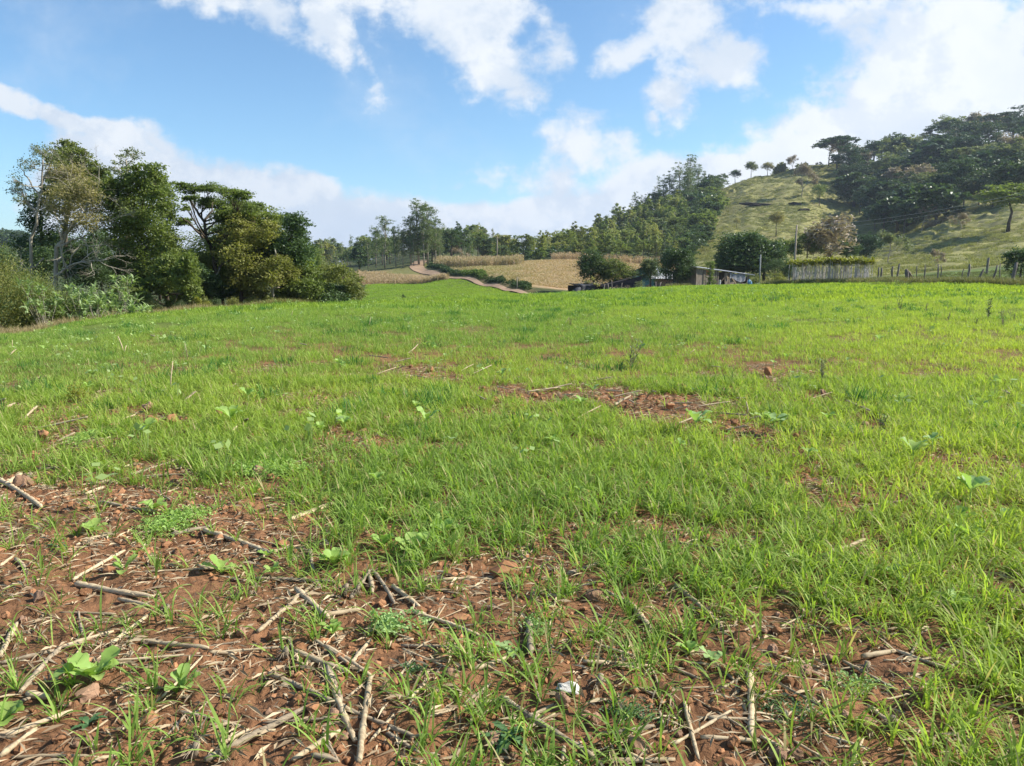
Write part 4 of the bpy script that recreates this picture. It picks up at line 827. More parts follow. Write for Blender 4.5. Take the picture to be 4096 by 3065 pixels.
near_tree('wide_leafy_tree', 'green tree mass just behind the broad olive tree', 45, [[(228, 300), (230, 260), (236, 235)]],
    [(240, 211, 12, 6), (256, 212, 12, 7), (270, 219, 10, 7), (226, 219, 9, 6), (232, 230, 14, 10), (250, 226, 14, 10), (220, 246, 10, 12), (245, 248, 18, 13), (266, 244, 12, 12), (228, 268, 14, 12), (255, 268, 18, 13), (210, 262, 10, 12), (210, 282, 14, 12), (240, 290, 18, 9)], 'green', 26000, .15, seed=30)
near_tree('rounded_dark_tree', 'rounded dark green tree at the right end of the tall trees', 45, [[(276, 302), (278, 270), (284, 245), (287, 228)]],
    [(284, 219, 10, 6), (296, 224, 10, 8), (276, 226, 8, 7), (302, 236, 7, 7), (288, 238, 13, 9), (276, 246, 10, 9), (298, 252, 12, 10), (284, 260, 13, 10), (306, 264, 10, 9), (278, 276, 12, 10)], 'dark', 21000, .15, seed=31)
near_tree('slender_trunk_tree', 'slender tree with a pale crooked trunk in front of the rounded tree', 43, [[(271, 303), (273, 290), (275.5, 277), (276, 262), (275, 250)], [(275, 280), (283, 273)]],
    [(280, 262, 9, 7), (272, 252, 8, 6), (288, 272, 10, 8), (266, 268, 8, 7), (284, 286, 9, 6)], 'olive', 5500, .13, BARKP, .1, 1, 32)
near_tree('low_green_tree', 'low green tree sloping down beside the brown thicket', 44.5, [[(300, 303), (302, 288), (306, 275)]],
    [(300, 268, 12, 9), (312, 276, 10, 9), (292, 280, 12, 10), (306, 288, 14, 9), (318, 288, 9, 9), (286, 294, 12, 7), (302, 297, 16, 5)], 'green', 15000, .15, seed=33)
near_tree('brown_thicket', 'brownish thicket tree at the right end of the wood edge', 46.5, [[(336, 303), (338, 290), (342, 278)], [(336, 292), (348, 284)]],
    [(334, 272, 10, 7), (345, 276, 11, 8), (354, 285, 8, 8), (326, 280, 9, 8), (340, 288, 14, 8), (356, 295, 8, 6), (330, 294, 12, 7), (348, 298, 13, 4)], 'olive', 12000, .14, seed=34)
near_tree('dark_shrub_tree', 'dark low shrub tree in front of the brownish thicket', 45.5, [[(332, 303), (333, 295), (335, 288)]], [(326, 290, 9, 7), (337, 292, 10, 7), (346, 296, 9, 5), (322, 298, 8, 4), (334, 298, 12, 4)], 'dark', 8000, .14, seed=35)
near_tree('pale_trunk_tree', 'small tree with forked white trunk under the layered tree', 41.5, [[(205, 296), (203, 280), (199, 270)], [(205, 290), (214, 278), (220, 268)]], [(196, 272, 10, 7), (208, 280, 10, 7), (188, 284, 10, 8), (200, 290, 12, 6), (222, 292, 10, 7)], 'dark', 8500, .15, BARKP, .12, 1, 36)
# bushes along the wood's foot
BSH = [(-16, 262, 322, 36, 29, 'olive'), (4, 258, 326, 34, 30, 'olive'), (18, 270, 325, 26, 30, 'green'), (30, 266, 320, 26, 32, 'olive'), (52, 283, 320, 24, 31, 'green'), (66, 278, 318, 22, 34, 'dark'), (84, 292, 318, 18, 33, 'green'), (100, 284, 315, 20, 35, 'dark'), (112, 296, 314, 16, 34.5, 'olive'),
       (134, 292, 312, 20, 35, 'green'), (150, 297, 312, 16, 35, 'olive'), (168, 294, 311, 20, 36.5, 'green'), (186, 296, 310, 16, 36.8, 'dark'), (202, 300, 309, 14, 37, 'olive'), (214, 298, 308, 14, 38, 'dark'), (232, 296, 307, 18, 38.8, 'olive'), (250, 296, 306, 16, 40, 'olive'), (266, 297, 305, 16, 41, 'olive'), (284, 294, 304, 18, 42, 'green'), (300, 296, 304, 18, 43, 'olive'), (318, 292, 304, 18, 44, 'green'),
       (194, 300.5, 310, 10, 36, 'yellow'), (205, 302, 309, 9, 36.5, 'yellow'), (178, 300, 312, 12, 35.5, 'dark'), (-40, 262, 330, 36, 28, 'dark')]
for i, (u, tv, bv, w_, Y, l) in enumerate(BSH):
    g = gu(u, Y + 1); zt = CAMZ + pt(u, tv)[1] * g.y; H = max(zt - g.z + .1, .7); H0 = 2.2
    tree('bush', l, g, H, 'at the foot of the left trees', 'bushes along the left wood edge', i % 4, 5200 if H < 3 else 15000, .11 if H < 3 else .13, H0=2.2 if H < 3 else 5.0, wide=min(1.5, max(.7, (w_ * Y / 773) / (H * 1.05))))
for i, (u, tv, Y, l, k) in enumerate([(-30, 225, 50, 'green', 'broad'), (-10, 240, 46, 'dark', 'broad'), (6, 246, 47, 'olive', 'broad'), (14, 252, 52, 'dark', 'broad'), (100, 225, 49, 'dark', 'broad'), (186, 248, 48, 'dark', 'broad'), (196, 252, 47, 'dark', 'broad'), (208, 262, 47, 'dark', 'broad'), (175, 235, 50, 'green', 'broad'), (188, 240, 44, 'green', 'broad'), (200, 246, 44, 'green', 'broad'), (194, 264, 42, 'green', 'broad'), (222, 216, 48, 'green', 'broad'), (262, 213, 48, 'green', 'broad'), (300, 236, 50, 'green', 'broad'), (322, 256, 50, 'olive', 'broad'), (315, 262, 52, 'dark', 'broad')]):
    g = gu(u, Y); zt = CAMZ + pt(u, tv)[1] * g.y; tree(k, l, g, zt - g.z, 'filling the left wood behind the front trees', 'inner trees of the left wood', i % 3, 14000, .2)
def bigleaf(u, v, s, Y, seed, label):
    """shrub with large pale leaves in rosettes"""
    global rng
    rng = np.random.default_rng(seed); g = gu(u, Y); H = CAMZ + pt(u, v - s * .7)[1] * Y - g.z; T, C = MB(), MB()
    for i in range(22):
        e = np.array([rng.normal() * s * .5 * Y / 781, rng.normal() * .5, H * rng.uniform(.35, 1)]); T.tube(bez((rng.normal() * .08, 0, -.1), e, (0, 0, .15)), .012 * np.linspace(1, .5, 6), 5, False)
        for k in range(11):
            az = k * 2.4 + rng.random(); blade(C, e[0], e[1], az, rng.uniform(.22, .42), .085, rng.uniform(.5, 1.8), rng.uniform(.3, 1.5), 4, rng.random(), z0=e[2] - .25 * rng.random() - .04)
    r = empty('broadleaf_shrub', g); T.build('stem', BARKP, r); link('foliage', C.mesh('foliage', False), LFG['big'], r); tag(r, label, 'shrub', 'large-leaved shrubs at the wood edge')
bigleaf(39, 287, 13, 30.6, 1, 'pale large-leaved shrub on two thin stems nearest the left'); bigleaf(76, 296, 14, 32, 2, 'low star-leaved pale shrub in the middle of three'); bigleaf(92, 303, 10, 32, 3, 'small low pale-leaved shrub between two larger ones'); bigleaf(121, 287, 17, 33.8, 4, 'large pale broad-leaved shrub below the big green tree'); bigleaf(104, 294, 12, 33, 5, 'pale-leaved shrub just left of the largest pale shrub'); bigleaf(136, 307, 5, 33.2, 6, 'tiny pale-leaved shrub at the crop edge')

# ------------------------------------------------------------------ farmstead
def fr(u1, Y1, u2, Y2):
    """local frame along a wall from (u1,Y1) to (u2,Y2): origin, x axis length, rotation"""
    a = gu(u1, Y1); b = gu(u2, Y2); d = b - a; return a, math.hypot(d.x, d.y), math.atan2(d.y, d.x)
def zat(u, v, Y): return CAMZ + pt(u, v)[1] * Y
ROOF = mat_basic('grey_fibre_cement', (.62, .62, .62), .8, .1, 3, .3, 30, .2, (.42, .42, .43)); DARKIN = mat_basic('shed_earth_floor', (.06, .05, .04), 1, 0, 5, .2, 20, .1)
def corrugated(mb, p0, p1, p2, wave=.18, amp=.03, th_=.012):
    """sheet from p0 along p1 (eave direction, waves) and p2 (slope)"""
    p0, p1, p2 = (np.array(p, float) for p in (p0, p1, p2)); L = np.linalg.norm(p1 - p0); n = int(L / wave * 8); nn = np.cross(p1 - p0, p2 - p0); nn /= np.linalg.norm(nn); nn *= np.sign(nn[2])
    for off in (0, -th_):
        V = []
        for i in range(n + 1):
            q = i / n; o = p0 + (p1 - p0) * q + nn * (amp * math.cos(q * L / wave * 6.283) + off); V += [o, o + (p2 - p0)]
        mb.add(V, [[2 * i, 2 * i + 2, 2 * i + 3, 2 * i + 1] for i in range(n)])
def planks(mb, x0, x1, zb, z0f, y, w_=.16, gap=.008, t_=.022, rot=0):
    x = x0
    while x < x1 - .03:
        ww = min(rng.uniform(.7, 1.2) * w_, x1 - x); zt = z0f(x + ww / 2); mb.box((x + ww / 2, y + rng.normal() * .006, (zb + zt) / 2), (ww - gap, t_, zt - zb), None, rng.random()); x += ww
rng = np.random.default_rng(77)
o, L, az = fr(696, 84, 749.5, 88); shed = empty('wooden_shed', o, az); tag(shed, 'long weathered plank shed with a grey corrugated roof', 'shed')
zl = zat(694, 267.6, 83.7) - o.z; zr = zat(755, 275.4, 88) - o.z; D = 3.6
zf = lambda x: zl + (zr - zl) * x / L - .06
W = MB(); dx0, dx1 = L * .40, L * .53
planks(W, .0, L * .14, -.3, zf, 0); planks(W, L * .36, dx0, -.3, zf, 0); planks(W, dx1, L * .86, -.3, zf, 0); planks(W, L * .96, L, -.3, zf, 0); planks(W, L * .86, L * .96, -.3, lambda x: .35, 0); planks(W, L * .14, L * .36, -.3, zf, 0.03)
for zz in (.3, 1.1): W.box((L * .75, .05, zz if zz < 1 else zr - .3), (L * .4, .04, .08))
M90 = Matrix.Rotation(math.pi / 2, 3, 'Z')
W.box((0.01, D / 2, zl * .5 - .2), (.03, D, zl)); W.box((L - .01, D / 2, zr * .5 - .2), (.03, D, zr)); W.box((L / 2, D, .5), (L, .03, 2.2))
W.build('wall', WOOD, shed, False)
fw = MB()
for xx in (0.04, L * .14, L * .36, dx0, dx1, L * .86, L * .96, L - .04): fw.box((xx, -.045, zf(xx) / 2 - .15), (.10, .06, zf(xx) + .25))
fw.build('frame_post', WOOD, shed, False)
rf = MB(); corrugated(rf, (-.35, -.35, zl + .06), (L + .55, -.35, zr + .04), (-.35, D + .3, zl + .52)); rf.build('roof', ROOF, shed, False)
fl_ = MB(); fl_.box((L / 2, D / 2, -.02), (L - .1, D - .1, .04)); fl_.build('floor', DARKIN, shed, False)
dr = MB(); planks(dr, L * .155, L * .345, -.05, lambda x: zf(x) - .1, -.02, .14); dr.build('door', WOOD, shed, False)
ow = MB(); ow.box((L * .205, -.06, zl - .52), (.46, .03, .5)); ow.build('window_panel', mat_basic('orange_paint', (.50, .20, .07), .8, .1, 5, .2, 20, .2), shed, False)
lt = MB()
for q, (a_, b_) in enumerate(((.56, .545), (.585, .57), (.65, .70), (.665, .72))): lt.tube([(L * b_, -.55, 0), (L * a_, -.1, 1.15 - q * .08)], .03, 5)
for ob in []: pass
def tarp(name, w_, h_, loc, az_, mat, label, folds=6, sag=.12, cat='tarpaulin', thick=.01):
    n1_, n2_ = 26, 18; V = []
    for i in range(n1_):
        for j in range(n2_):
            q, r_ = i / (n1_ - 1), j / (n2_ - 1); V.append((q * w_, -.06 * math.sin(q * folds * 3.1 + r_ * 3) - rng.random() * .02 - .05, h_ * (1 - r_ * (1 - .25 * math.sin(q * 5 + 1))) - sag * math.sin(q * math.pi) * (1 - r_)))
    Q = [[i * n2_ + j, (i + 1) * n2_ + j, (i + 1) * n2_ + j + 1, i * n2_ + j + 1] for i in range(n1_ - 1) for j in range(n2_ - 1)]
    o_ = link(name, mesh_np(name, V, Q), mat, None, loc); o_.rotation_euler = (0, 0, az_); so_ = o_.modifiers.new('thick', 'SOLIDIFY'); so_.thickness = thick; tag(o_, label, cat); return o_
SHEET = mat_basic('grey_plastic_sheet', (.26, .27, .29), .45, .1, 3, .3, 8, .5, (.14, .145, .16)); BLACKSH = mat_basic('black_plastic_sheet', (.035, .037, .045), .75, .1, 3, .3, 8, .5, (.015, .016, .02))
Mz = Matrix.Rotation(az, 3, 'Z')
def loc(x_, y_, z_): return o + Mz @ Vector((x_, y_, z_))
tarp('tarpaulin', L * .30, .85, loc(L * .60, -.08, zr * .55), az, SHEET, 'grey plastic sheet hanging on the shed wall')
for q, (a_, b_) in enumerate(((.555, .54), (.585, .565), (.65, .70), (.668, .725))):
    mb = MB(); mb.tube([(0, 0, -.02), (L * (a_ - b_), .42, 1.2 - q * .1)], .032, 5); tag(mb.build('leaning_pole', STRAW, None, True, loc(L * b_, -.55, 0)), f"pale thin pole leaning on the shed, {['leftmost', 'second from left', 'third from left', 'rightmost'][q]}", 'pole', 'poles leaning on the shed'); COL.objects[-1].rotation_euler = (0, 0, az)
# blue round disc
dm = MB(); an = np.linspace(0, 2 * math.pi, 33)[:-1]
V = [(0, 0, .06)] + [(math.cos(a_) * .22, math.sin(a_) * .22, .045) for a_ in an] + [(math.cos(a_) * .42, math.sin(a_) * .42, 0) for a_ in an] + [(0, 0, .03)] + [(math.cos(a_) * .22, math.sin(a_) * .22, .02) for a_ in an] + [(math.cos(a_) * .42, math.sin(a_) * .42, -.03) for a_ in an]
Q = []
for i in range(32):
    j = (i + 1) % 32; Q += [[1 + i, 33 + i, 33 + j, 1 + j], [66 + j, 98 + j, 98 + i, 66 + i], [33 + i, 98 + i, 98 + j, 33 + j]]
for i in range(0, 32, 2): Q += [[0, 1 + i, 1 + i + 1, 1 + (i + 2) % 32], [65, 66 + (i + 2) % 32, 66 + i + 1, 66 + i]]
dm.add(V, Q); BLUE = mat_basic('blue_plastic', (.16, .42, .68), .4, 0, 3, 0, 10, .5, (.14, .38, .62))
dg = gu(750.5, 84.5); d_ = dm.build('blue_disc', BLUE, None, True, (dg.x, dg.y, dg.z + .38)); d_.rotation_euler = (R(76), 0, R(12)); d_.rotation_euler.rotate_axis('Z', .3); d_.scale = (.62, .85, .8); tag(d_, 'round light blue lid leaning at the right end of the shed', 'lid')
# clutter at the shed: white bucket, sack, crate, small heap
def bucket(p, r_, h_, mat, label, name='bucket'):
    mb = MB(); mb.tube([(0, 0, 0), (0, 0, .02), (0, 0, h_ - .02), (0, 0, h_)], [r_ * .8, r_ * .82, r_, r_ * 1.06], 16, True); tag(mb.build(name, mat, None, True, p), label, name.replace('_', ' '))
WHITE = mat_basic('white_plastic', (.7, .7, .68), .5, .1, 3, .1, 10, .4, (.55, .55, .53)); YEL = mat_basic('yellow_plastic', (.65, .48, .08), .5, .1, 3, .1, 10, .4)
bucket(loc(L * .45, .15, 0), .17, .75, WHITE, 'white barrel just inside the shed doorway', 'barrel'); bucket(loc(L * .50, .45, 0), .2, .6, mat_basic('grey_can', (.3, .3, .3), .5), 'grey barrel deeper in the shed doorway', 'barrel')
bucket(loc(L * .90, -.4, -.02), .14, .2, YEL, 'yellow bucket by the blue lid'); bucket(loc(L * .86, -.5, -.02), .18, .26, WHITE, 'pale bucket on the ground under the shed window')
sb = ico(.3, 3, .5, 55, .6); q_ = link('sack', sb, SHEET, None, loc(L * .80, -.45, .05)); tag(q_, 'grey lumpy sack at the foot of the shed wall', 'sack')
q_ = link('sack', sb.copy(), STRAW, None, loc(L * .74, -.4, .02)); q_.data.materials.clear(); q_.data.materials.append(STRAW); tag(q_, 'tan lumpy sack under the hanging grey sheet', 'sack')
# vine-covered post
vb = MB(); vc = MB(); vb.tube([(0, 0, -.3), (.03, 0, 1.1), (0, .02, 2.3)], [.08, .07, .06], 8); foliage(vc, [((0, 0, 2.35), (.5, .45, .36)), ((.1, 0, 1.9), (.33, .3, .3)), ((.05, 0, 1.5), (.36, .3, .35)), ((.12, 0, 1.0), (.42, .35, .35)), ((.05, 0, .5), (.48, .4, .4)), ((.2, 0, .1), (.5, .4, .3))], 4200, .1, .6)
g = gu(710, 81.5); r = empty('vine_post', g); vb.build('post', POST, r); link('vine', vc.mesh('vine', False), LFG['green'], r); tag(r, 'post smothered in green vine in front of the shed', 'post')
# houses
def house(name, label, u, Y, Lx, Dy, hw, hr, az_, wall, roofm, windows=()):
    g = gu(u, Y); r = empty(name, g, az_); w_ = MB(); x, y_ = Lx / 2, Dy / 2
    w_.add([(-x, -y_, -.5), (x, -y_, -.5), (x, -y_, hw), (-x, -y_, hw), (-x, y_, -.5), (x, y_, -.5), (x, y_, hw), (-x, y_, hw), (-x, 0, hr), (x, 0, hr)], [[0, 1, 2, 3], [5, 4, 7, 6], [4, 0, 3, 7], [1, 5, 6, 2], [3, 8, 8, 7], [2, 6, 9, 9]])
    me = bpy.data.meshes.new('wall'); V = np.concatenate(w_.V); me.from_pydata([tuple(v) for v in V], [], [(0, 1, 2, 3), (5, 4, 7, 6), (4, 0, 3, 8, 7), (1, 5, 6, 9, 2)]); link('wall', me, wall, r)
    for sg in (-1, 1):
        m_ = MB(); corrugated(m_, (-x - .4, sg * (y_ + .35), hw - .12), (x + .4, sg * (y_ + .35), hw - .12), (-x - .4, 0, hr + .05)); m_.build('roof', roofm, r, False)
    for (wx, wz, ww, wh) in windows:
        m_ = MB(); m_.box((wx, -y_ - .02, wz), (ww, .06, wh)); m_.build('window_frame', WHITE, r, False); m_ = MB(); m_.box((wx, -y_ - .055, wz), (ww - .14, .02, wh - .14)); m_.build('window_pane', GLASS, r, False)
    tag(r, label, 'house'); return r
GLASS = mat_basic('window_glass', (.03, .035, .04), .08, 0, 3, 0, 10, .6)
TURQ = mat_basic('turquoise_paint', (.22, .40, .36), .85, 0, 2, .2, 20, .2, (.17, .32, .29)); PINK = mat_basic('pink_paint', (.62, .36, .33), .85, 0, 2, .2, 20, .2, (.5, .28, .26))
house('painted_house', 'turquoise house with a grey gable roof behind the dark trees', 653, 97, 5.2, 3.4, zat(633, 273.5, 96) - float(gu(653, 97).z), zat(636, 269.5, 96) - float(gu(653, 97).z) + .15, R(50), TURQ, ROOF, [(1.2, 1.3, .9, .8)])
house('pink_house', 'small pink house wall beside the dark leafy tree', 671, 93, 3.6, 3, zat(668, 277.6, 91) - float(gu(671, 93).z), zat(668, 275, 91) - float(gu(671, 93).z) + .1, R(-12), PINK, ROOF, [(1.25, .95, .6, .5)])
# black sheeted hut
g, L2, az2 = fr(574, 78.5, 604, 79.5); h = empty('sheeted_hut', g, az2); tag(h, 'low hut of scrap boards covered with black plastic', 'hut'); w_ = MB()
planks(w_, .5, L2, -.4, lambda x: .78 + .1 * math.sin(x * 3), 0, .2); w_.box((L2 / 2, 1.6, .3), (L2, .03, 1.3)); w_.build('wall', WOODD, h, False)
rr2 = MB(); corrugated(rr2, (.1, -.3, .95), (L2 + .2, -.3, .80), (.1, 1.7, 1.15)); rr2.build('roof', WOODD, h, False)
cl = MB(); n1_ = 22
V = []; Q = []
for i in range(n1_):
    for j in range(12):
        q, s_ = i / (n1_ - 1), j / 11; V.append((L2 * (.18 + .5 * q), -.36 + (.0 if s_ > .3 else (1 - s_ / .3) * .9) - .04 * math.sin(q * 14), 1.03 + (.12 * (1 - s_ / .3) if s_ < .3 else -(s_ - .3) * (1.1 + .45 * math.sin(q * 7)) * math.sin(q * math.pi) ** .5)))
for i in range(n1_ - 1):
    for j in range(11): Q.append([i * 12 + j, (i + 1) * 12 + j, (i + 1) * 12 + j + 1, i * 12 + j + 1])
cl.add(V, Q); cl.build('plastic_cover', BLACKSH, h)
cl2 = MB(); cl2.tube([(0.7, -.2, .9), (.3, -.25, .5), (-.35, -.3, -.1)], [.1, .35, .45], 8, True, jit=.5); cl2.build('plastic_flap', BLACKSH, h)
bd = MB()
for i in range(6): bd.box((rng.uniform(.4, L2), rng.uniform(-.3, .8), 1.14 + .05 * i * .5), (rng.uniform(.8, 1.6), .12, .03), Matrix.Rotation(rng.normal() * .5, 3, 'Z') @ Matrix.Rotation(rng.normal() * .12, 3, 'Y'))
bd.build('roof_board', WOOD, h, False)
# withered plant on the hut, dark shade net
tree('bush', 'brown', g + Vector((1.9, .9, 0)), 1.9, '', None, 1, 900, .16, label='withered brown bush rising behind the black hut', wide=.8)
g = gu(620, 84); nt = MB(); nt.add([(-2.6, -.4, .55), (2.4, -.4, .55), (2.3, -.2, 1.75), (.3, 0, 1.25), (-2.6, 2.4, .6), (2.4, 2.4, .6), (2.2, 2.4, 1.8)], [[0, 1, 2, 3], [0, 3, 6, 4], [3, 2, 6, 6]][:2])
for sx_ in (-2.5, 0, 2.35): nt.tube([(sx_, -.4, -.4), (sx_, -.4, .6)], .04, 5)
nn_ = nt.build('shade_net', mat_basic('black_netting', (.05, .045, .045), .95, 0, 3, .2, 30, .1), None, False, g); sf = nn_.modifiers.new('thick', 'SOLIDIFY'); sf.thickness = .02; tag(nn_, 'sloping black shade net beside the turquoise house', 'shade net')
# trees around the farm
for u, tv, Y, H0_, k, l, wd_, n, L_, lab in ((594, 252.5, 90, 0, 'round', 'dark', 1.2, 12000, .2, 'dark round tree left of the turquoise house'), (616, 261, 88, 0, 'round', 'olive', 1.6, 12000, .17, 'low rounded olive bush tree right of the dark round tree'), (651, 260, 89, 0, 'round', 'dark', 1.15, 9000, .18, 'dark bush tree covering the turquoise house'), (650, 256.5, 88.5, 0, 'bare', 'grey', .8, 2600, .25, 'pale-leaved thin sapling above the dark bush'),
    (677, 247, 84.5, 0, 'round', 'dark', .98, 16000, .19, 'black-green leafy tree left of the plank shed'), (688, 258, 85.5, 0, 'round', 'dark', .8, 9000, .19, 'dark tree lobe touching the left end of the shed roof'), (664, 266, 97, 0, 'round', 'dark', .8, 8000, .19, 'dark bush behind the pink house wall'), (744, 235, 98, 0, 'round', 'dark', 1.35, 20000, .2, 'very large dark glossy tree behind the shed'), (764, 240, 99, 0, 'round', 'dark', 1.3, 16000, .2, 'large dark tree right of the very large dark tree'), (730, 250, 97, 0, 'round', 'dark', 1.1, 12000, .2, 'dark shoulder tree left of the very large dark tree'),
    (779, 271.5, 81, 0, 'bush', 'yellow', .9, 3000, .12, 'yellow-green bush left of the crop stems'), (756, 274, 84, 0, 'bush', 'olive', 1, 3000, .12, 'olive bush touching the right end of the shed'), (775, 256, 92, 0, 'broad', 'dark', 1.2, 8000, .2, 'dark bush tree behind the yellow-green bush'), (790, 262, 92, 0, 'round', 'dark', 1.1, 8000, .2, 'dark round bush at the foot of the utility pole'), (640, 279.5, 80, 0, 'bush', 'grey', 1.1, 2000, .12, 'grey leafy bush over the paling fence'), (1032, 262, 60, 0, 'round', 'dark', 1.0, 9000, .14, 'dark shrub behind the last thick fence post')):
    g = gu(u, Y); zt = zat(u, tv, Y); tree(k, l, g, zt - g.z, '', 'trees around the farmstead', 0 if k != 'bush' else 2, n, L_, wide=wd_, label=lab)
# paling fence with posts
g0, L3, az3 = fr(604, 78.5, 664, 81.5); pf = empty('paling_fence', g0, az3); tag(pf, 'dark brown paling fence in front of the turquoise house', 'fence'); w_ = MB(); planks(w_, 0, L3, -.4, lambda x: .62 + .1 * math.sin(x * 5) + rng.normal() * .07, .05, .1, .012); w_.build('palings', WOODD, pf, False)
for i, (q, hh) in enumerate(((.0, .85), (.07, 1.0), (.13, 1.2), (.28, .95), (.58, .95), (.86, 1.05), (.93, 1.0))):
    w_ = MB(); w_.tube([(q * L3, -.06, -.4), (q * L3 + rng.normal() * .04, -.06, hh * .6), (q * L3 + rng.normal() * .08, -.06, hh)], [.07, .065, .04], 7, jit=.3); w_.build('post', POST, pf)
# poles and wires
def pole(name, label, base, top, r_, mat, arm=None):
    r = empty(name, base); d = top - base; m_ = MB(); m_.tube([(0, 0, -.5), d * .5, d], [r_, r_ * .9, r_ * .75], 10); m_.build('shaft', mat, r)
    if arm: m_ = MB(); m_.box(d + Vector((0, 0, -.15)), (arm, .08, .08)); m_.build('crossarm', WOOD, r, False)
    tag(r, label, 'pole'); return base + d
b_ = gu(794, 74); up_ = pole('utility_pole', 'tall wooden utility pole at the left of the crop stems', b_, P(796.8, 225, 75), .10, WOOD)
b_ = gu(760, 84); pole('concrete_post', 'slim grey concrete post in front of the large dark tree', b_, P(760.6, 254.5, 84), .09, mat_basic('concrete', (.36, .37, .35), .9, .1))
b_ = gu(497, 196); pole('utility_pole', 'distant utility pole above the maize by the wood', b_, P(497.3, 236.5, 196), .16, WOOD, 1.4)
b_ = gu(517, 96.5); pole('marker_post', 'short pale post on the road bank', b_, P(517.2, 277, 96.5), .06, BARKP)
q_ = MB(); q_.box((0, 0, .12), (1.0, .7, .34)); q_.box((0.05, 0, .32), (.5, .5, .14)); tag(q_.build('concrete_block', bpy.data.materials['concrete'], None, False, gu(761.5, 83.2)), 'grey concrete block at the foot of the slim post', 'block')
pe = Vector((47, 58, 0)); pe.z = float(hz(pe.x, pe.y)); tp = pole('utility_pole', 'utility pole outside the right edge carrying the wires', pe, pe + Vector((0, 0, 8.6)), .13, WOOD)
WIRE = mat_basic('wire', (.45, .45, .45), .5, 0)
for i, (dz, lab) in enumerate(((0, 'upper overhead wire crossing the dark forest'), (-.42, 'lower overhead wire crossing the dark forest'))):
    a_ = np.array(up_ + Vector((0, 0, dz - .1))); c_ = np.array(P(1024, 189.5 if i == 0 else 192.5, 56)); dv_ = c_ - a_; e_ = a_ + dv_ * 1.12
    m_ = MB(); m_.tube([a_ + (e_ - a_) * q + np.array([0, 0, -2.2 * q * (1 - q)]) for q in np.linspace(0, 1, 30)], .011, 4, False); tag(m_.build('power_line', WIRE), lab, 'wire', 'overhead wires')
# cassava plants: bare pale stems with leafy tops
def cassava(seed):
    global rng
    rng = np.random.default_rng(seed); T, C = MB(), MB()
    for i in range(5):
        x, y = rng.normal(size=2) * .26; e = (x + rng.normal() * .12, y + rng.normal() * .12, rng.uniform(1.5, 1.9)); T.tube([(x, y, -.2), ((x + e[0]) / 2 + rng.normal() * .05, y, e[2] * .5), e], [.02, .018, .014], 5, False)
        for k in range(12): blade(C, e[0], e[1], rng.random() * 6.28, rng.uniform(.3, .5), .15, rng.uniform(.8, 1.8), rng.uniform(.3, 1.3), 3, rng.random(), z0=e[2] - .04)
    return T.mesh('stems'), C.mesh('leaves', False)
CP_ = [cassava(700 + i) for i in range(4)]; CST = mat_basic('pale_stems', (.66, .60, .56), .9, .3, 3, .3)
for i in range(46):
    u = 793 + i * 1.75 + rnd.uniform(-.6, .6); Y = edge(u) + rnd.uniform(2.2, 5.5) ; g = gu(u, Y); r = empty('cassava_plant', g, rnd.uniform(0, 6), (zat(u, 259.5 + rnd.uniform(-1, 1.5) + (2 if i < 14 else 0), Y) - g.z) / 1.95)
    t_, c_ = CP_[i % 4]; link('stems', t_, CST, r); link('leaves', c_, LFG['yellow'], r); r['category'] = 'crop plant'; r['group'] = 'cassava plants in a row'; REG.append((r, 'cassava plant with pale bare stems and yellow-green top in the row', g))
# right fence
FP = [(130, 210, 130, 135, 1), (150, 205, 153, 140, 1.2), (237, 200, 238, 130, 1.3), (272, 175, 292, 108, 1.2), (430, 185, 430, 125, .7), (492, 250, 494, 120, .8), (595, 250, 597, 110, 1), (625, 188, 618, 120, .7), (786, 238, 797, 150, .7), (838, 190, 843, 110, 1.4), (905, 262, 955, 150, 1.2), (978, 140, 995, 60, 1.6), (1033, 264, 1063, 118, 1.3), (1085, 182, 1086, 105, .7), (1180, 277, 1214, 98, 2.1), (1310, 300, 1325, 110, 1.4)]
tops = []
for i, (x1, y1, x2, y2, w_) in enumerate(FP):
    u, v, u2, v2 = 862.5 + x1 / 7.876, 250 + y1 / 7.876, 862.5 + x2 / 7.876, 250 + y2 / 7.876
    Y = (float(edge(u)) + 1.6) if v > 278.5 else (float(edge(u)) + 12 if v > 272 else 78)
    b_ = gu(u, Y); tpz = P(u2, v2, Y); m_ = MB(); d = tpz - b_; d = np.array(d); rw = .05 * w_ * Y / 50
    m_.tube([np.array([0, 0, -.35]), d * .35 + rng.normal(size=3) * .015, d * .7 + rng.normal(size=3) * .02, d], [rw * 1.1, rw, rw * .95, rw * .8], 9, jit=.35)
    o_ = m_.build('fence_post', POST, None, True, b_); o_['category'] = 'fence post'; o_['group'] = 'fence posts on the right'; REG.append((o_, ('thick ' if w_ > 1.25 else 'thin ' if w_ < .9 else '') + ('leaning ' if abs(x2 - x1) > 8 else '') + 'weathered fence post ' + ('in the front fence line' if v > 278 else 'in the meadow behind'), b_))
    if v > 278 : tops.append((b_, d))
for k_, f_ in enumerate((.55, .85)):
    m_ = MB()
    for (b1, d1), (b2, d2) in zip(tops, tops[1:]):
        a_ = np.array(b1) + d1 * f_; c_ = np.array(b2) + d2 * f_; m_.tube([a_ + (c_ - a_) * q + np.array([0, 0, -.12 * q * (1 - q) * 4]) for q in np.linspace(0, 1, 7)], .004, 4, False)
    tag(m_.build('fence_wire', WIRE), ['lower', 'upper'][k_] + ' strand of fence wire on the right fence', 'wire', 'fence wires')
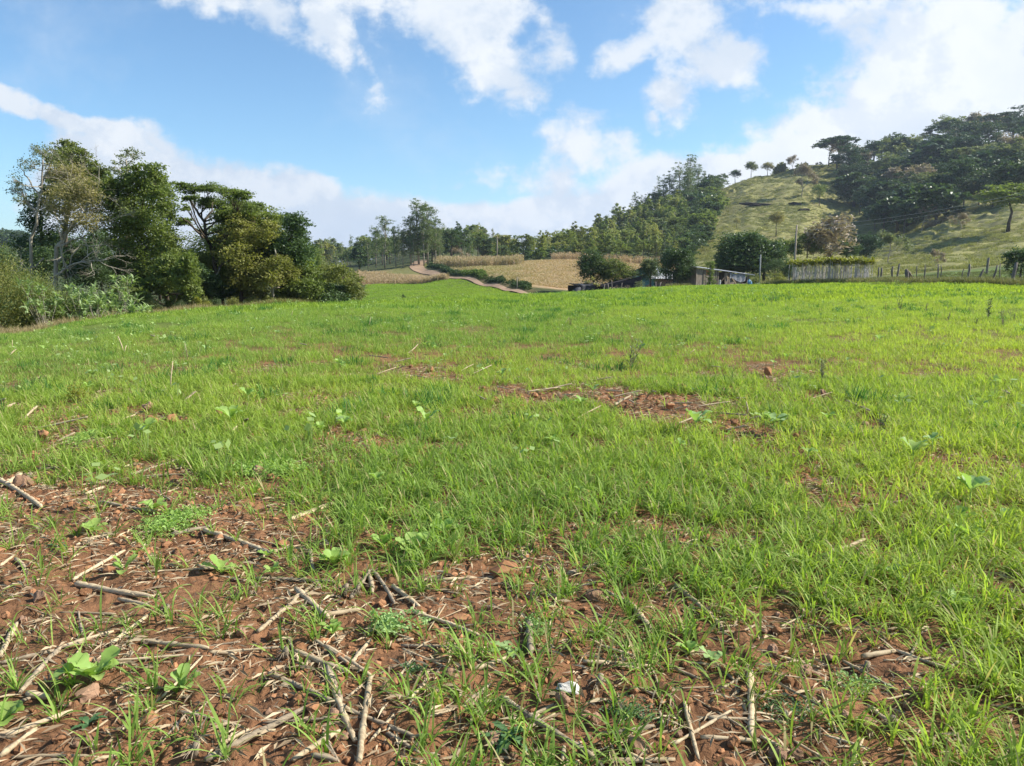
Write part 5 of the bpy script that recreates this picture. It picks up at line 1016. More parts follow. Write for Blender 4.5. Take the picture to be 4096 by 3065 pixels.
# hollow stump with leaning boards
g = gu(907, float(edge(907)) + 1.5); st = empty('old_stump', g); m_ = MB(); m_.tube([(0, 0, -.2), (.02, 0, .4), (-.02, .02, .8), (-.05, 0, .98)], [.17, .13, .12, .06], 12, jit=.5); m_.build('trunk', POST, st)
m_ = MB(); m_.tube([(-.02, .05, .95), (.25, .1, .7), (.55, .15, .36)], [.07, .06, .03], 6, jit=.4); m_.tube([(.0, .1, .95), (.3, .2, .5), (.33, .2, 0)], [.1, .09, .05], 6, jit=.4); m_.build('broken_limb', WOOD, st); tag(st, 'broken hollow stump with slanting boards in the fence line', 'stump')
# yellow flowering strip
YF = mat_leaf('yellow_flowers', (.42, .26, .03), (.70, .46, .06), None, .3, .7); n = 520; u = rng.uniform(911, 944, n); Y = np.interp(u, [911, 944], [55.5, 54]) + rng.uniform(-1.2, 1.5, n); x = (u - 512) / 781.2 * Y
scatter('yellow_flowers', [tuft(40, .25, (.12, .32), .04, 2, (.2, 1.2), (.1, .8), 740 + i) for i in range(3)], np.stack([x, Y, hz(x, Y)], 1), rng.random(n) * 6.28, rng.uniform(.8, 1.2, n), rng.integers(0, 3, n), np.zeros(n), 'orange-yellow strip of low plants behind the fence', None, YF)
# dark eroded ledges on the pasture
for i, (u, v, L_, hh, lab) in enumerate(((763, 205.5, 34, 4.5, 'long dark eroded ledge on the pasture'), (795, 204, 16, 3.5, 'small dark overgrown ledge right of the long one'), (804, 210, 12, 3, 'dark scrubby hump at the valley start'))):
    g = G(u, v, False); s_ = g.y / 773; m_ = link('rock_ledge', ico(1, 4, .9, 800 + i, 1), mat_basic('dark_rock_%s' % 'abc'[i], (.07, .06, .055), .95, 0, 1.5, .8, 6, .1, (.03, .027, .027), None, .2), None, g); m_.scale = (L_ * s_ * .5, 1.6, hh * s_ * .45); m_.rotation_euler = (0, R(4), 0); tag(m_, lab, 'rock ledge')
# ------------------------------------------------------------------ foreground: maize stalks, clods, stones, broad-leaved plants
c1 = lambda x, y: (x / 6.32, 275 + y / 6.32)
c2_ = lambda x, y: (325 + x / 6.32, 275 + y / 6.32)
c3_ = lambda x, y: (675 + x / 6.32, 275 + y / 6.32)
c4 = lambda x, y: (x / 6.32, 516.25 + y / 6.32)
c5 = lambda x, y: (325 + x / 6.32, 516.25 + y / 6.32)
c6 = lambda x, y: (675 + x / 6.32, 516.25 + y / 6.32)
SK = [(c4, '0,1530,230,1360,40;30,1400,460,1250,40;130,1140,390,850,35;0,950,360,860,28;380,850,720,740,30;5,915,110,690,40;460,415,790,225,25;480,440,970,520,40;750,545,950,580,30;700,830,940,620,30;900,800,1320,850,35;730,940,1800,850,22;1320,860,1500,885,30;1630,740,1980,450,35;1290,100,1700,240,35;1080,130,1340,70,28;1610,410,2110,435,28;1250,320,1500,360,30;1960,220,1980,360,30;1870,490,2080,670,45;1860,870,2212,1010,40;1990,800,2212,960,30;1300,1580,1960,1200,55;1850,1580,2150,1380,50;1970,1520,2130,1560,40;1700,1020,2212,1250,40;2080,980,2160,1190,45;170,1130,320,1170,45;1000,1470,1180,1270,20;1600,300,1800,210,20;100,280,160,350,30;0,320,90,260,20;480,190,700,120,18;1700,230,1900,190,16;2040,1380,2140,1560,26'),
      (c5, '0,850,300,1040,35;20,970,190,1450,50;215,1560,290,1030,60;0,1180,560,1400,35;350,1350,600,1520,38;160,530,280,350,35;270,360,300,500,35;300,350,440,570,32;430,460,600,590,38;560,620,980,770,35;480,830,880,840,28;940,970,1180,900,40;1290,690,1300,900,60;730,410,960,405,24;1150,350,1370,320,18;1530,385,1780,300,32;1390,520,1520,510,28;1110,1170,1700,1570,55;1510,1470,1500,1580,40;1740,1565,2212,1550,45;1750,830,2110,960,25;1630,940,2060,975,40;1950,580,2060,730,50;1770,480,1960,580,30;1640,225,1900,215,28;450,800,560,795,30;0,640,230,600,40;170,930,290,790,35;1830,1390,2080,1340,40;2000,1110,2120,1160,28;540,1420,660,1395,30;1610,455,1890,400,24;620,1290,820,1240,14;940,1310,1040,1240,10'),
      (c6, '0,440,300,710,38;560,235,800,255,30;930,270,1200,160,32;640,480,1080,560,25;1180,905,1390,865,40;1390,860,1740,990,26;470,990,480,1420,50;60,1180,150,1580,38;160,1410,530,1450,40;200,1290,700,1320,30;1220,1210,1320,1300,35;1320,1290,1380,1380,28;540,1400,740,1530,35;900,1390,1230,1490,22;1690,575,1920,560,28;1420,415,1600,400,22;1060,930,1400,1120,25;1820,510,2000,560,28;0,170,300,230,22;2120,1420,2212,1560,26;1600,1060,1670,1010,18'),
      (c1, '0,1310,350,1560,28;40,1340,140,1270,30;1160,820,1240,780,18;0,870,100,860,18;150,930,240,880,14;240,1000,560,960,14;360,1080,480,1055,15;470,1165,620,1175,15;570,1330,830,1300,25;540,1395,660,1345,22;830,1280,1130,1180,18;880,1290,1180,1270,16;650,1450,980,1510,22;230,1240,460,1215,18;1830,1560,2100,1460,40;1500,1200,1650,1215,22;1000,1110,1130,1110,14;0,820,40,830,20;60,520,150,470,9;950,390,1030,450,7;1890,445,1950,480,7;1180,1160,1140,1230,16;1540,945,1570,975,20;1440,1040,1500,1015,14;700,960,860,940,12'),
      (c2_, '280,520,400,560,8;440,565,550,560,8;560,650,635,690,10;460,605,510,615,8;940,640,1055,605,9;1090,725,1160,770,8;930,750,1010,840,10;1280,755,1470,760,12;1330,760,1560,730,12;1500,780,1570,805,10;1780,750,1880,785,12;1820,790,2000,780,12;1830,850,1930,815,16;1920,810,1950,860,12;1960,780,2030,805,10;1460,1350,1620,1400,16;1690,685,1810,690,10;900,1195,1000,1190,12;330,640,450,625,8;860,620,940,600,7;1590,935,1745,880,10;520,510,620,450,8;2070,750,2090,790,8'),
      (c3_, '0,825,110,860,12;0,865,90,885,12;150,850,345,855,13;280,895,450,945,12;390,795,440,825,12;20,960,200,920,12;310,1005,450,1010,12;440,935,540,950,12;630,955,720,955,12;1080,815,1230,920,12;1340,1335,1410,1360,14;970,1015,1010,1035,12;200,1365,380,1360,18;2060,745,2110,800,10;220,585,290,620,7;860,795,990,790,8')]
def stalk(p, q, r_, mat, label, lift=0.0, group='maize stalks lying on the soil', endlift=0):
    p, q = np.array(p, float), np.array(q, float); L = np.linalg.norm(q - p); n = max(8, int(L / .022)); d = (q - p) / L; side = np.cross(d, [0, 0, 1]); side /= np.linalg.norm(side) + 1e-9
    t_ = np.linspace(0, 1, n); bow = rng.normal() * L * .012; path = p + (q - p) * t_[:, None] + side * (bow * np.sin(t_ * math.pi))[:, None]
    gz = hz(path[:, 0], path[:, 1]) if lift is not None else path[:, 2]
    if lift is not None:
        gz = np.convolve(np.pad(gz, 6, 'edge'), np.ones(13) / 13, 'valid'); ln_ = np.interp(t_, [0, 1], [gz[0], gz[-1]]); path[:, 2] = ln_ + max(0, float((gz - ln_).max())) * .6 + r_ * .6 + lift + endlift * t_
    node = rng.uniform(.09, .16); ph = rng.random() * node; s_ = t_ * L; nd = np.exp(-((((s_ + ph) % node) - node / 2) / .006) ** 2)
    rad = r_ * (1 - .18 * t_) * (1 + .22 * nd) * (1 + .1 * rng.normal(size=n)); rad[0] *= .7; rad[-1] *= .6
    mb = MB(); b = path[0].copy(); mb.tube(path - b, rad, 8, True, .5, .30)
    for i in range(int(L * 9)):                                   # loose shreds
        k_ = rng.integers(0, n - 1); c = path[k_] - b; dd = d * rng.choice([-1, 1]) + rng.normal(size=3) * .35; l_ = rng.uniform(.03, .09); w_ = side * rng.uniform(.002, .005)
        mb.add([c + w_, c - w_, c - w_ * .6 + dd * l_ * .6 + [0, 0, r_ * .5], c + w_ * .2 + dd * l_], [[0, 1, 2, 3]])
    o = mb.build('maize_stalk', mat, None, True, b); o['category'] = 'maize stalk'; o['group'] = group; REG.append((o, label, Vector((p + q) / 2))); return o
def rowname(v): return 'at the bottom edge' if v > 700 else 'in the low foreground' if v > 620 else 'in the foreground' if v > 540 else 'in the middle ground' if v > 440 else 'in the bare strip' if v > 340 else 'far out in the crop'
def colname(u): return 'far left' if u < 170 else 'left' if u < 340 else 'centre left' if u < 512 else 'centre right' if u < 680 else 'right' if u < 850 else 'far right'
def stalklabel(u1, v1, u2, v2, L, dark):
    s = 'short ' if L < .13 else 'long ' if L > .38 else ''; sl_ = (v1 - v2) * (1 if u2 > u1 else -1); h_ = abs(u2 - u1)
    tl = 'lying level' if abs(sl_) < h_ * .22 else 'slanting up right' if sl_ > 0 else 'slanting down right'
    if h_ < abs(sl_) * .35: tl = 'pointing away'
    return f"{s}{'grey' if dark else 'pale'} maize stalk {tl}, {colname((u1 + u2) / 2)} {rowname((v1 + v2) / 2)}"
rng = np.random.default_rng(41); cnt = 0
for cf, S_ in SK:
    for it in S_.split(';'):
        x1, y1, x2, y2, w_ = map(float, it.split(',')); u1, v1 = cf(x1, y1); u2, v2 = cf(x2, y2); a = G(u1, min(v1, 764)); b = G(u2, min(v2, 764))
        if a is None or b is None: continue
        dk = rng.random() < .28; far = a.y > 7; L = (b - a).length
        if L > 1.1: b = a + (b - a) * (1.1 / L)
        r_ = min(.018, max(.0045, w_ / 6.32 / 773 * a.length * .43)); stalk(a, b, r_, STRAWD if dk else STRAW, stalklabel(u1, v1, u2, v2, L, dk), .004 if not far else .03, endlift=.06 if far else 0.0); cnt += 1
# more pieces among the plants
tr_ = 0
while cnt < 290 and tr_ < 6000:
    tr_ += 1; u = rng.uniform(5, 1019); v = rng.uniform(395, 764); 
    if v < 480 and rng.random() < .5: continue
    g = G(u, v)
    if g is None: continue
    if rng.random() < float(oat_density(np.array([g.x]), np.array([g.y]))[0]) * .9: continue
    a_ = rng.random() * 6.28; L = rng.uniform(.08, .42); b = g + Vector((math.cos(a_) * L, math.sin(a_) * L, 0)); uu, vv = prj(b.x, b.y, b.z); dk = rng.random() < .35
    stalk(g, b, rng.uniform(.002, .007), STRAWD if dk else STRAW, stalklabel(u, v, float(uu), float(vv), L, dk), .003); cnt += 1
# upright stems
for (x1, y1), (x2, y2), r_, lab in ((c1(785, 490), c1(745, 385), .010, 'thick dry stem standing tilted in the left crop'), (c1(780, 500), c1(798, 445), .009, 'short dry stem crossing the tilted stem on the left'), (c1(1075, 740), c1(1092, 545), .008, 'tall straight orange stick standing in the left crop'), (c1(1190, 530), c1(1167, 430), .006, 'thin dry stem standing right of the tilted stem'),
    (c1(82, 475), c1(78, 410), .006, 'thin dry stalk with withered top at the far left'), (c2_(270, 335), c2_(290, 265), .008, 'dry stem upright near the left crest of the crop'), (c1(1840, 270), c1(1850, 225), .008, 'dry stem upright on the crest near the thicket'), (c2_(1510, 0 + 320), c2_(1540, 270), .006, 'thin dry stem in the mid crop'), (c3_(700, 215), c3_(701, 180), .008, 'pale upright stem in the right crop'), (c3_(1207, 145), c3_(1205, 118), .008, 'pale upright stem near the right field edge'), (c3_(80, 505), c3_(125, 470), .007, 'dark leaning stem in the right crop'),
    (c3_(455, 895), c3_(450, 800), .008, 'pale stub standing in the bare strip'), (c3_(1215, 890), c3_(1192, 825), .008, 'pale stub standing beside a dark lying stem on the right')):
    a = G(x1, y1); b = P(x2, y2, a.y + .05); mb = MB(); d = b - a; mb.tube([(0, 0, -.05), d * .5 + Vector((rng.normal() * .006, 0, 0)), d], [r_ * 1.15, r_, r_ * .7], 7); o_ = mb.build('dry_stem', STRAW, None, True, a); tag(o_, lab, 'dry stem', 'upright dry stems')
# clods and stones
CL = [ico(1, 3, .45, 20 + i, .8) for i in range(12)]; cn = 0
def clod(p, s, stone, lab, sink=.3, name=None):
    me = CL[rnd.randrange(12)]; o = bpy.data.objects.new(name or ('stone' if stone else 'earth_clod'), me); COL.objects.link(o)
    if not me.materials: me.materials.append(CLOD)
    if stone: o.material_slots[0].link = 'OBJECT'; o.material_slots[0].material = STONE
    o.location = (p.x, p.y, p.z + s * sink); o.scale = (s, s * rnd.uniform(.8, 1.1), s * rnd.uniform(.75, 1.05)); o.rotation_euler = (rnd.uniform(-.4, .4), rnd.uniform(-.4, .4), rnd.uniform(0, 6.28))
    if len(lab) > 3 and lab[0] == '!': tag(o, lab[1:], 'stone' if stone else 'clod', 'clods and stones on the soil')
    else: o['category'] = 'stone' if stone else 'clod'; o['group'] = 'clods and stones on the soil'; REG.append((o, lab, Vector(p)))
HC = [(c4, '390,1200,22;440,1190,16;545,1150,50;260,530,40;1265,1290,24;820,1400,34;1530,750,30;1740,780,42;1650,670,28;210,500,22;1380,80,24;1270,250,28;560,1440,30;360,1420,22;600,1320,26;1890,1370,30;1780,1470,26;960,1500,20;540,500,28;440,1540,26;800,1500,28;1700,1250,20;2100,1270,40;1010,1450,18;40,640,24;150,660,20;1410,1260,26;1180,1400,24'),
      (c5, '1060,1440,58;1270,1460,40;850,1250,30;865,1300,24;1710,1310,44;1640,1270,36;1500,1180,48;1980,1480,70;560,1260,30;1300,980,28;1200,940,20;1330,220,44;430,830,30;1690,520,50;1390,1420,34;860,1400,32;640,1340,30;1780,1230,32;380,1100,36;1360,640,30;740,880,30;1500,1050,30;60,1290,40;400,1460,32;1180,1490,28;1190,1530,28;1790,590,20;1740,1480,28;1940,780,24;200,430,34;1040,590,22;1730,430,26'),
      (c6, '710,1070,48;830,1010,46;620,870,34;780,780,24;530,1110,34;1280,1200,52;1335,1270,22;1210,1350,44;650,1540,60;370,830,24;330,980,34;990,1060,30;1270,1140,34;640,1090,26;430,1100,26;1460,1210,26;1160,1045,16;1890,940,24;60,950,20;1880,1330,34;250,1230,26;60,600,16;900,1020,30;1780,270,28;1050,440,22;1340,530,24'),
      (c1, '960,950,44;1085,950,42;1260,920,24;275,1050,44;1640,1270,60;1710,1290,40;565,1115,26;720,980,30;1780,1490,30;150,1340,60;930,860,34;1380,910,36;210,1160,26;1310,1200,26;1090,1050,26'),
      (c2_, '665,620,28;1000,730,20;1320,780,26;1370,800,20;860,720,16;2100,830,26;2180,850,30;2090,700,22;1990,790,18;1640,770,16;540,590,16;200,1540,40;120,1560,40;1740,670,14;1100,620,14;1290,1430,24'),
      (c3_, '585,640,40;570,665,18;930,770,30;50,730,26;60,845,22;180,880,16;380,960,26;270,1040,26;765,1035,22;1070,1140,18;1200,960,22')]
for cf, S_ in HC:
    for it in S_.split(';'):
        x, y_, r_ = map(float, it.split(',')); u, v = cf(x, y_); g = G(u, min(v, 764)); s = r_ / 6.32 / 773 * (g.length) * (1.3 if g.y < 4 else .95); stn = rnd.random() < .3
        lab = f"{'large ' if s > .035 else 'small ' if s < .016 else ''}{'orange-brown stone' if stn else 'red earth clod'} {colname(u)} {rowname(v)}"
        if cf is c3_ and x == 585: lab = '!big pale brown clod standing on the crop at right'
        clod(g, s, stn, lab, .3 if g.y < 6 else .8); cn += 1
while cn < 296:
    u = rnd.uniform(4, 1020); v = rnd.uniform(480, 764); g = G(u, v)
    if g is None or rnd.random() < float(oat_density(np.array([g.x]), np.array([g.y]))[0]): continue
    s = .008 + rnd.random() ** 2.2 * .024; stn = rnd.random() < .35
    clod(g, s, stn, f"{'large ' if s > .035 else 'small ' if s < .016 else ''}{'orange-brown stone' if stn else 'red earth clod'} {colname(u)} {rowname(v)}"); cn += 1
g = G(*c5(1530, 1120)); me = ico(1, 3, .5, 99, .45); o_ = link('white_stone', me, mat_basic('white_stone', (.72, .68, .6), .9, 0, 10, .5, 40, .2, (.5, .44, .36), None, .005), None, g + Vector((0, 0, .022))); o_.scale = (.05, .034, .036); o_.rotation_euler = (.3, 0, -.5); tag(o_, 'chalk white flat stone in the lower foreground', 'stone')
# root crowns of old maize
for x, y_, cf in ((1050, 630, c4), (1800, 900, c4), (1230, 1520, c4), (2180, 500, c4), (1730, 1080, c5), (200, 500, c5), (1200, 1000, c6), (1360, 1350, c6), (1120, 420, c6), (1220, 665, c2_), (190, 1290, c1)):
    u, v = cf(x, y_); g = G(u, v); mb = MB()
    for i in range(22):
        a_ = rng.random() * 6.28; l_ = rng.uniform(.02, .055); e = np.array([math.cos(a_) * l_, math.sin(a_) * l_, rng.uniform(-.01, .03)]); mb.tube(bez((0, 0, .02), e, (0, 0, .015), 5), .0022 * np.linspace(1, .4, 5), 4, False)
    mb.tube([(0, 0, -.005), (.004, 0, .02), (.01, .004, .045)], [.013, .012, .01], 8, jit=.3); o_ = mb.build('root_crown', STRAWD if i % 2 else STRAW, None, True, g + Vector((0, 0, .006))); o_['category'] = 'root crown'; o_['group'] = 'old maize root crowns'; REG.append((o_, f'knotted maize root crown {colname(u)} {rowname(v)}', g))
# broad-leaved plants
RAD = mat_leaf('radish_leaves', (.30, .45, .09), (.44, .58, .16), (.26, .40, .10), .4, .5, spec=.3); RADD = mat_leaf('thistle_leaves', (.07, .15, .05), (.13, .23, .09), None, .25, .45); RADB = mat_leaf('bluish_leaves', (.25, .39, .13), (.38, .52, .20), None, .35, .5); YLF = mat_leaf('yellowed_leaf', (.45, .42, .07), (.55, .5, .1), None, .4, .5)
def lobed(mb, az, L, Wd, rise, bend, kind, a):
    """one leaf: stalk, then a lobed blade folded along the midrib"""
    n = 12; ca_, sa_ = math.cos(az), math.sin(az); V = []; th_ = rise; h_ = z_ = 0; ds = L / n
    for i in range(n + 1):
        f = i / n
        if kind == 'radish': w_ = (.06 if f < .22 else (.35 + .22 * (i % 2)) if f < .5 else 1.0 - ((f - .72) / .34) ** 2 * 1.0 + (.06 if i % 2 else 0)) * Wd * .5
        elif kind == 'thistle': w_ = (math.sin(math.pi * (.08 + f * .9)) * (.72 + .38 * (i % 2))) * Wd * .5
        else: w_ = math.sin(math.pi * (.1 + f * .87)) * Wd * .5
        w_ = max(w_, .0012); up_ = w_ * .35 + rng.normal() * w_ * .12
        V += [(ca_ * h_ - sa_ * w_, sa_ * h_ + ca_ * w_, z_ + up_), (ca_ * h_, sa_ * h_, z_), (ca_ * h_ + sa_ * w_, sa_ * h_ - ca_ * w_, z_ + up_ + rng.normal() * w_ * .1)]
        h_ += math.cos(th_) * ds; z_ += math.sin(th_) * ds; th_ -= bend / n
    Q = []
    for i in range(n): Q += [[3 * i, 3 * i + 1, 3 * i + 4, 3 * i + 3], [3 * i + 1, 3 * i + 2, 3 * i + 5, 3 * i + 4]]
    mb.add(V, Q, a)
def herb(g, rad, kind, mat, label, n=6, name='broadleaf_weed', rise=(.5, 1.2)):
    mb = MB()
    for i in range(n): lobed(mb, i * 2.4 + rng.random(), rad * rng.uniform(.75, 1.15), rad * (.55 if kind == 'radish' else .32), rng.uniform(*rise), rng.uniform(.5, 1.6), kind, rng.random())
    lf_ = .1 if (kind == 'radish' and g.y > 5) else 0
    if lf_: mb.tube([(0, 0, -lf_), (.004, 0, -lf_ / 2), (0, 0, 0)], .004, 5)
    o_ = mb.build(name, mat, None, True, g + Vector((0, 0, .004 + lf_))); o_['category'] = 'weed'; o_['group'] = 'broad-leaved weeds in the crop'
    if label[0] == '!': o_['label'] = label[1:]
    else: REG.append((o_, label, Vector(g)))
    return o_
HB = [(c4, '590,1050,190;1160,1110,120;20,1340,150;1400,370,100;2110,330,110;790,360,90;590,110,80;2100,730,80;1690,260,60;980,110,60;1720,370,60;860,250,50;620,1040,110;1080,60,60'),
      (c5, '60,310,110;560,260,130;370,200,110;760,130,110;650,190,90;50,760,70;830,110,60;1320,110,50;560,340,50'),
      (c6, '90,880,90;230,930,90;740,290,70;1190,370,60;1370,400,70;1790,590,90;1850,160,100;1940,90,60;2090,40,60;1650,560,60;840,370,40;2180,1530,90'),
      (c1, '930,1060,80;1460,980,90;970,1500,80;1570,820,60;1100,1560,60;590,680,40;1300,510,30;1390,450,30;2160,980,60;2030,1050,50;280,500,24;1430,620,30;1700,370,24;1600,380,24;1750,400,24;560,760,30;1640,770,24;2170,620,30;1060,540,24'),
      (c2_, '640,1000,90;130,1010,60;330,1390,60;1690,790,50;1620,870,50;640,480,24;700,505,26;740,1580,80;1430,1120,40;1610,1460,40;1990,510,40;1120,680,40;620,600,20;580,890,40;760,560,24;380,420,20;1280,660,24;1430,660,24;1640,380,20;80,600,30;1260,350,14'),
      (c3_, '130,1010,100;620,1010,80;840,1210,50;1500,1210,110;1860,1470,110;1800,1570,80;960,980,50;1620,1130,50;570,990,60;1000,325,16;450,450,24;700,560,30;1290,440,30;660,1010,60;1240,370,16;620,600,24;600,400,16;40,455,20;1090,580,20;30,1150,40;330,1100,30')]
rng = np.random.default_rng(52)
for cf, S_ in HB:
    for it in S_.split(';'):
        x, y_, r_ = map(float, it.split(',')); u, v = cf(x, y_); g = G(u, min(v, 764)); rad = r_ / 6.32 / 773 * g.length * 1.2; q = rng.random()
        m_ = RAD if (u < 620 and v > 400) or q < .45 else RADB
        herb(g, rad, 'radish', m_, f"{'large ' if rad > .13 else 'small ' if rad < .06 else ''}{'pale green' if m_ is RAD else 'grey-green'} lobed-leaf weed {colname(u)} {rowname(v)}", rng.integers(4, 8), rise=(.85, 1.4))
herb(G(*c5(1160, 1400)), .10, 'thistle', RADD, '!dark thistle rosette on the stones at the bottom centre', 11, 'thistle', (.1, .5)); herb(G(*c5(1170, 860)), .12, 'thistle', RADB, '!pale serrated rosette beside a lying stalk in the centre', 5, 'thistle', (.15, .6)); herb(G(*c4(560, 1325)), .06, 'leaf', RADD, '!small dark glossy rosette at the lower left', 9, 'rosette_weed', (.3, 1)); herb(G(*c4(370, 200)), .07, 'thistle', RADD, '!dark jagged rosette at the left of the soil', 9, 'thistle', (.2, .8))
o_ = herb(G(*c4(400, 1075)), .09, 'leaf', YLF, '!single yellow fallen leaf on the soil at the left', 1, 'yellow_leaf', (.1, .2)); herb(G(*c4(2030, 340)), .06, 'leaf', YLF, '!small yellow leaf beside a pale stalk', 1, 'yellow_leaf', (.1, .2))
def cushion(g, w_, h_, L_, n, mat, label, name='low_weed', cat='weed'):
    C = MB(); foliage(C, [((rng.normal() * w_ * .4, rng.normal() * w_ * .4, h_ * .4), (w_ * .55, w_ * .55, h_ * .6)) for _ in range(7)], n, L_, .5, .5, 0, .5, 12, .1); T = MB()
    for i in range(14): T.tube([(rng.normal() * w_ * .1, rng.normal() * w_ * .1, -.005), (rng.normal() * w_ * .5, rng.normal() * w_ * .5, h_ * .5)], .0015, 4, False)
    r = empty(name, g); T.build('stem', STRAWD, r); link('foliage', C.mesh('foliage', False), mat, r); tag(r, label, cat, 'low leafy weeds')
cushion(G(*c5(430, 730)), .10, .07, .022, 900, RADB, 'bushy small-leaved weed cushion left of centre'); cushion(G(*c5(530, 990)), .05, .03, .013, 300, RADD, 'tiny dark creeping weed near the centre'); cushion(G(*c5(1900, 1240)), .09, .02, .012, 700, RADD, 'flat clover-like patch at the lower right of centre'); cushion(G(*c6(720, 1210)), .12, .02, .012, 900, RADD, 'flat clover patch between stones at the right'); cushion(G(*c6(1150, 1100)), .10, .03, .014, 700, RADB, 'low clover patch beside a red clod at the right')
cushion(G(*c1(1150, 1560)), .25, .05, .02, 2600, RAD, 'wide bright chickweed mat left of centre'); cushion(G(*c1(1720, 1230)), .25, .06, .025, 2600, RAD, 'bright chickweed mat in the left middle ground'); cushion(G(*c1(560, 1040)), .22, .06, .025, 2000, RAD, 'green chickweed mat among stalks at the left'); cushion(G(*c5(1350, 690 + 30)), .08, .03, .014, 500, RADB, 'small grey-green creeping weed right of centre'); cushion(G(*c1(500, 800)), .16, .2, .03, 700, LFG['yellow'], 'yellowish feathery weed in the left crop')
# tall leafy weeds standing in the crop
def tallweed(u, v, hpx, label, leaf='green', seed=0):
    global rng
    rng = np.random.default_rng(seed + 900); g = G(u, v); H = hpx / 773 * g.length * 1.0; T, C = MB(), MB(); ns = 3
    for s_ in range(ns):
        e = np.array([rng.normal() * H * .16, rng.normal() * H * .1, H * rng.uniform(.7, 1)]); T.tube([(0, 0, -.03), e * .5, e], [.006, .005, .003], 5, False)
        for k in range(16):
            f = .15 + .85 * k / 16; blade(C, e[0] * f, e[1] * f, k * 2.4, H * .24 * (1.1 - f * .5), H * .05, rng.uniform(.4, 1.6), rng.uniform(.5, 1.2), 3, rng.random(), z0=e[2] * f)
    r = empty('tall_weed', g); T.build('stem', STRAWD, r); link('leaves', C.mesh('leaves', False), LFG[leaf], r); tag(r, label, 'weed', 'tall weeds standing in the crop')
for i, (p_, h_, lab, l_) in enumerate(((c3_(1425, 232), 15, 'dark upright leafy weed in the right crop, largest of the left trio', 'green'), (c3_(1330, 228), 7, 'short dark weed just left of the upright one', 'green'), (c3_(1585, 243), 10, 'thin dark weed right of the upright one', 'green'), (c3_(1975, 285), 20, 'tallest dark weed near the right edge', 'dark'), (c3_(2075, 335), 17, 'broad grey-green weed below the tallest one', 'grey'), (c3_(1900, 322), 8, 'low dark weed left of the broad one', 'dark'), (c3_(1720, 300), 11, 'pale sprawling weed with faded flowers', 'grey'), (c3_(930, 685), 26, 'tall dark weed in the middle of the right crop', 'grey'), (c3_(610, 185), 9, 'dark weed near the shed side crest', 'green'), (c3_(722, 148), 6, 'tiny dark weed near the crest below the shed', 'green'),
    (c2_(1925, 600), 33, 'tall thin weed with round pale leaves at the dark tuft', 'grey'), (c2_(1550, 330), 11, 'spindly weed in the mid crop', 'green'), (c2_(800, 140), 5, 'tiny dark weed left on the crest', 'green'), (c2_(875, 150), 5, 'tiny dark weed right on the crest', 'green'), (c3_(1300, 1000), 22, 'dark drooping weed in the right middle ground', 'dark'), (c3_(1650, 310), 7, 'faint weed left of the sprawling one', 'grey'), (c2_(1710, 60), 6, 'light weed in front of the black hut', 'young'), (c2_(1800, 60 + 15), 5, 'light weed in front of the paling fence', 'young'), (c3_(1860, 240), 6, 'small weed left of the tallest one', 'green'), (c3_(2140, 290), 7, 'small weed at the right picture edge', 'green'))):
    tallweed(p_[0], p_[1], h_, lab, l_, i)
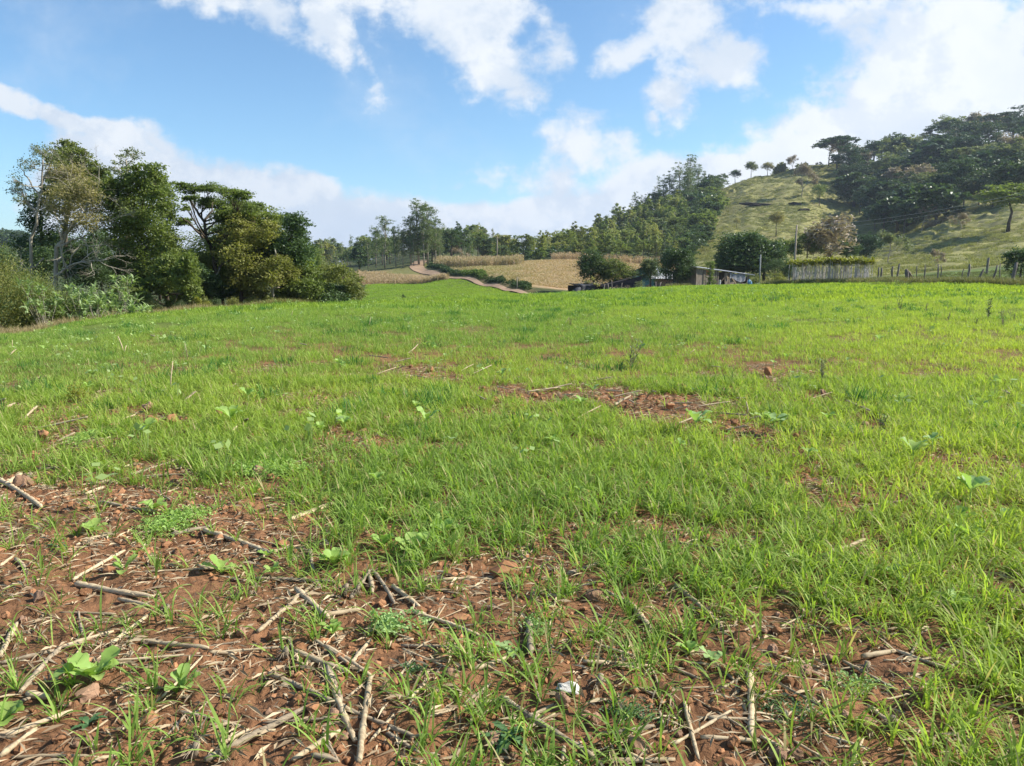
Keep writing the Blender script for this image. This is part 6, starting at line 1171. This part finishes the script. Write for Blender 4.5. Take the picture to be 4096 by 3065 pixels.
# dark lush tufts
GD2 = mat_leaf('lush_blades', (.045, .14, .025), (.10, .24, .045), None, .4, .5)
for i, (p_, s_, lab) in enumerate(((c2_(1840, 610), 1.5, 'dark lush grass tuft under the tall thin weed'), (c2_(1660, 600), 1.0, 'dark grass tuft left of the lush one'), (c2_(1560, 570), 1.0, 'dark grass tuft at the middle of the dark row'), (c2_(1430, 545), 1.1, 'dark grass tuft at the left end of the dark row'), (c2_(190, 480), 1.1, 'dark grass tuft above the bare strip at left'), (c3_(1050, 1000), 1.0, 'dark feathery tuft in the right middle ground'), (c3_(730, 990), .8, 'dark tuft beside grey leaves at right'), (c3_(900, 560), .9, 'dark tuft around the tall dark weed'))):
    o_ = link('grass_tuft', TDK[i % 3], GD2, None, G(*p_)); o_.scale = (s_ * 1.2, s_ * 1.2, s_ * .6); o_.rotation_euler = (0, 0, i); tag(o_, lab, 'grass tuft', 'dark grass tufts')
g = G(403.6, 300.0); tree('bush', 'dark', g, .7, '', None, 0, 900, .1, label='small dark bush alone on the lower green field', wide=.8, name='small_bush')

# ------------------------------------------------------------------ haze
hb = MB(); lo_, hi_ = float(GZ.min()) - 1, 150.; hb.box((0, 0, (lo_ + hi_) / 2), (5000, 5000, hi_ - lo_)); hm = bpy.data.materials.new('haze_air'); hm.use_nodes = True; hn = NT(hm.node_tree); hn.n.clear()
ho = hn.new('ShaderNodeOutputMaterial'); pv = hn.new('ShaderNodeVolumePrincipled'); pv.inputs['Color'].default_value = (.72, .82, 1, 1); pv.inputs['Density'].default_value = HAZE; pv.inputs['Anisotropy'].default_value = .3; hn.link(pv.outputs[0], ho.inputs['Volume'])
if HAZE > 0: tag(hb.build('haze', hm, None, False), 'thin bluish air between camera and hills', None, None, 'stuff')

# ------------------------------------------------------------------ make every label single out one thing
ORD = ['first', 'second', 'third', 'fourth', 'fifth', 'sixth', 'seventh', 'eighth', 'ninth', 'tenth', 'eleventh', 'twelfth']
from collections import defaultdict
def uniq(items, key, words, nxt=None):
    by = defaultdict(list)
    for it in items: by[it[1]].append(it)
    for lab, L_ in by.items():
        L_.sort(key=key); m = len(L_)
        for i, (o, _, p) in enumerate(L_):
            if m == 1: s = lab
            elif m == 2: s = f"{lab}, {'left' if i == 0 else 'right'} one"
            elif i < (m + 1) // 2: s = f"{lab}, " + (f"leftmost" if i == 0 else f"{ORD[i] if i < 12 else i + 1} from left")
            else: k = m - 1 - i; s = f"{lab}, " + ("rightmost" if k == 0 else f"{ORD[k] if k < 12 else k + 1} from right")
            o['label'] = s
uniq(REG, lambda it: float(prj(it[2].x, it[2].y, it[2].z)[0]), None)
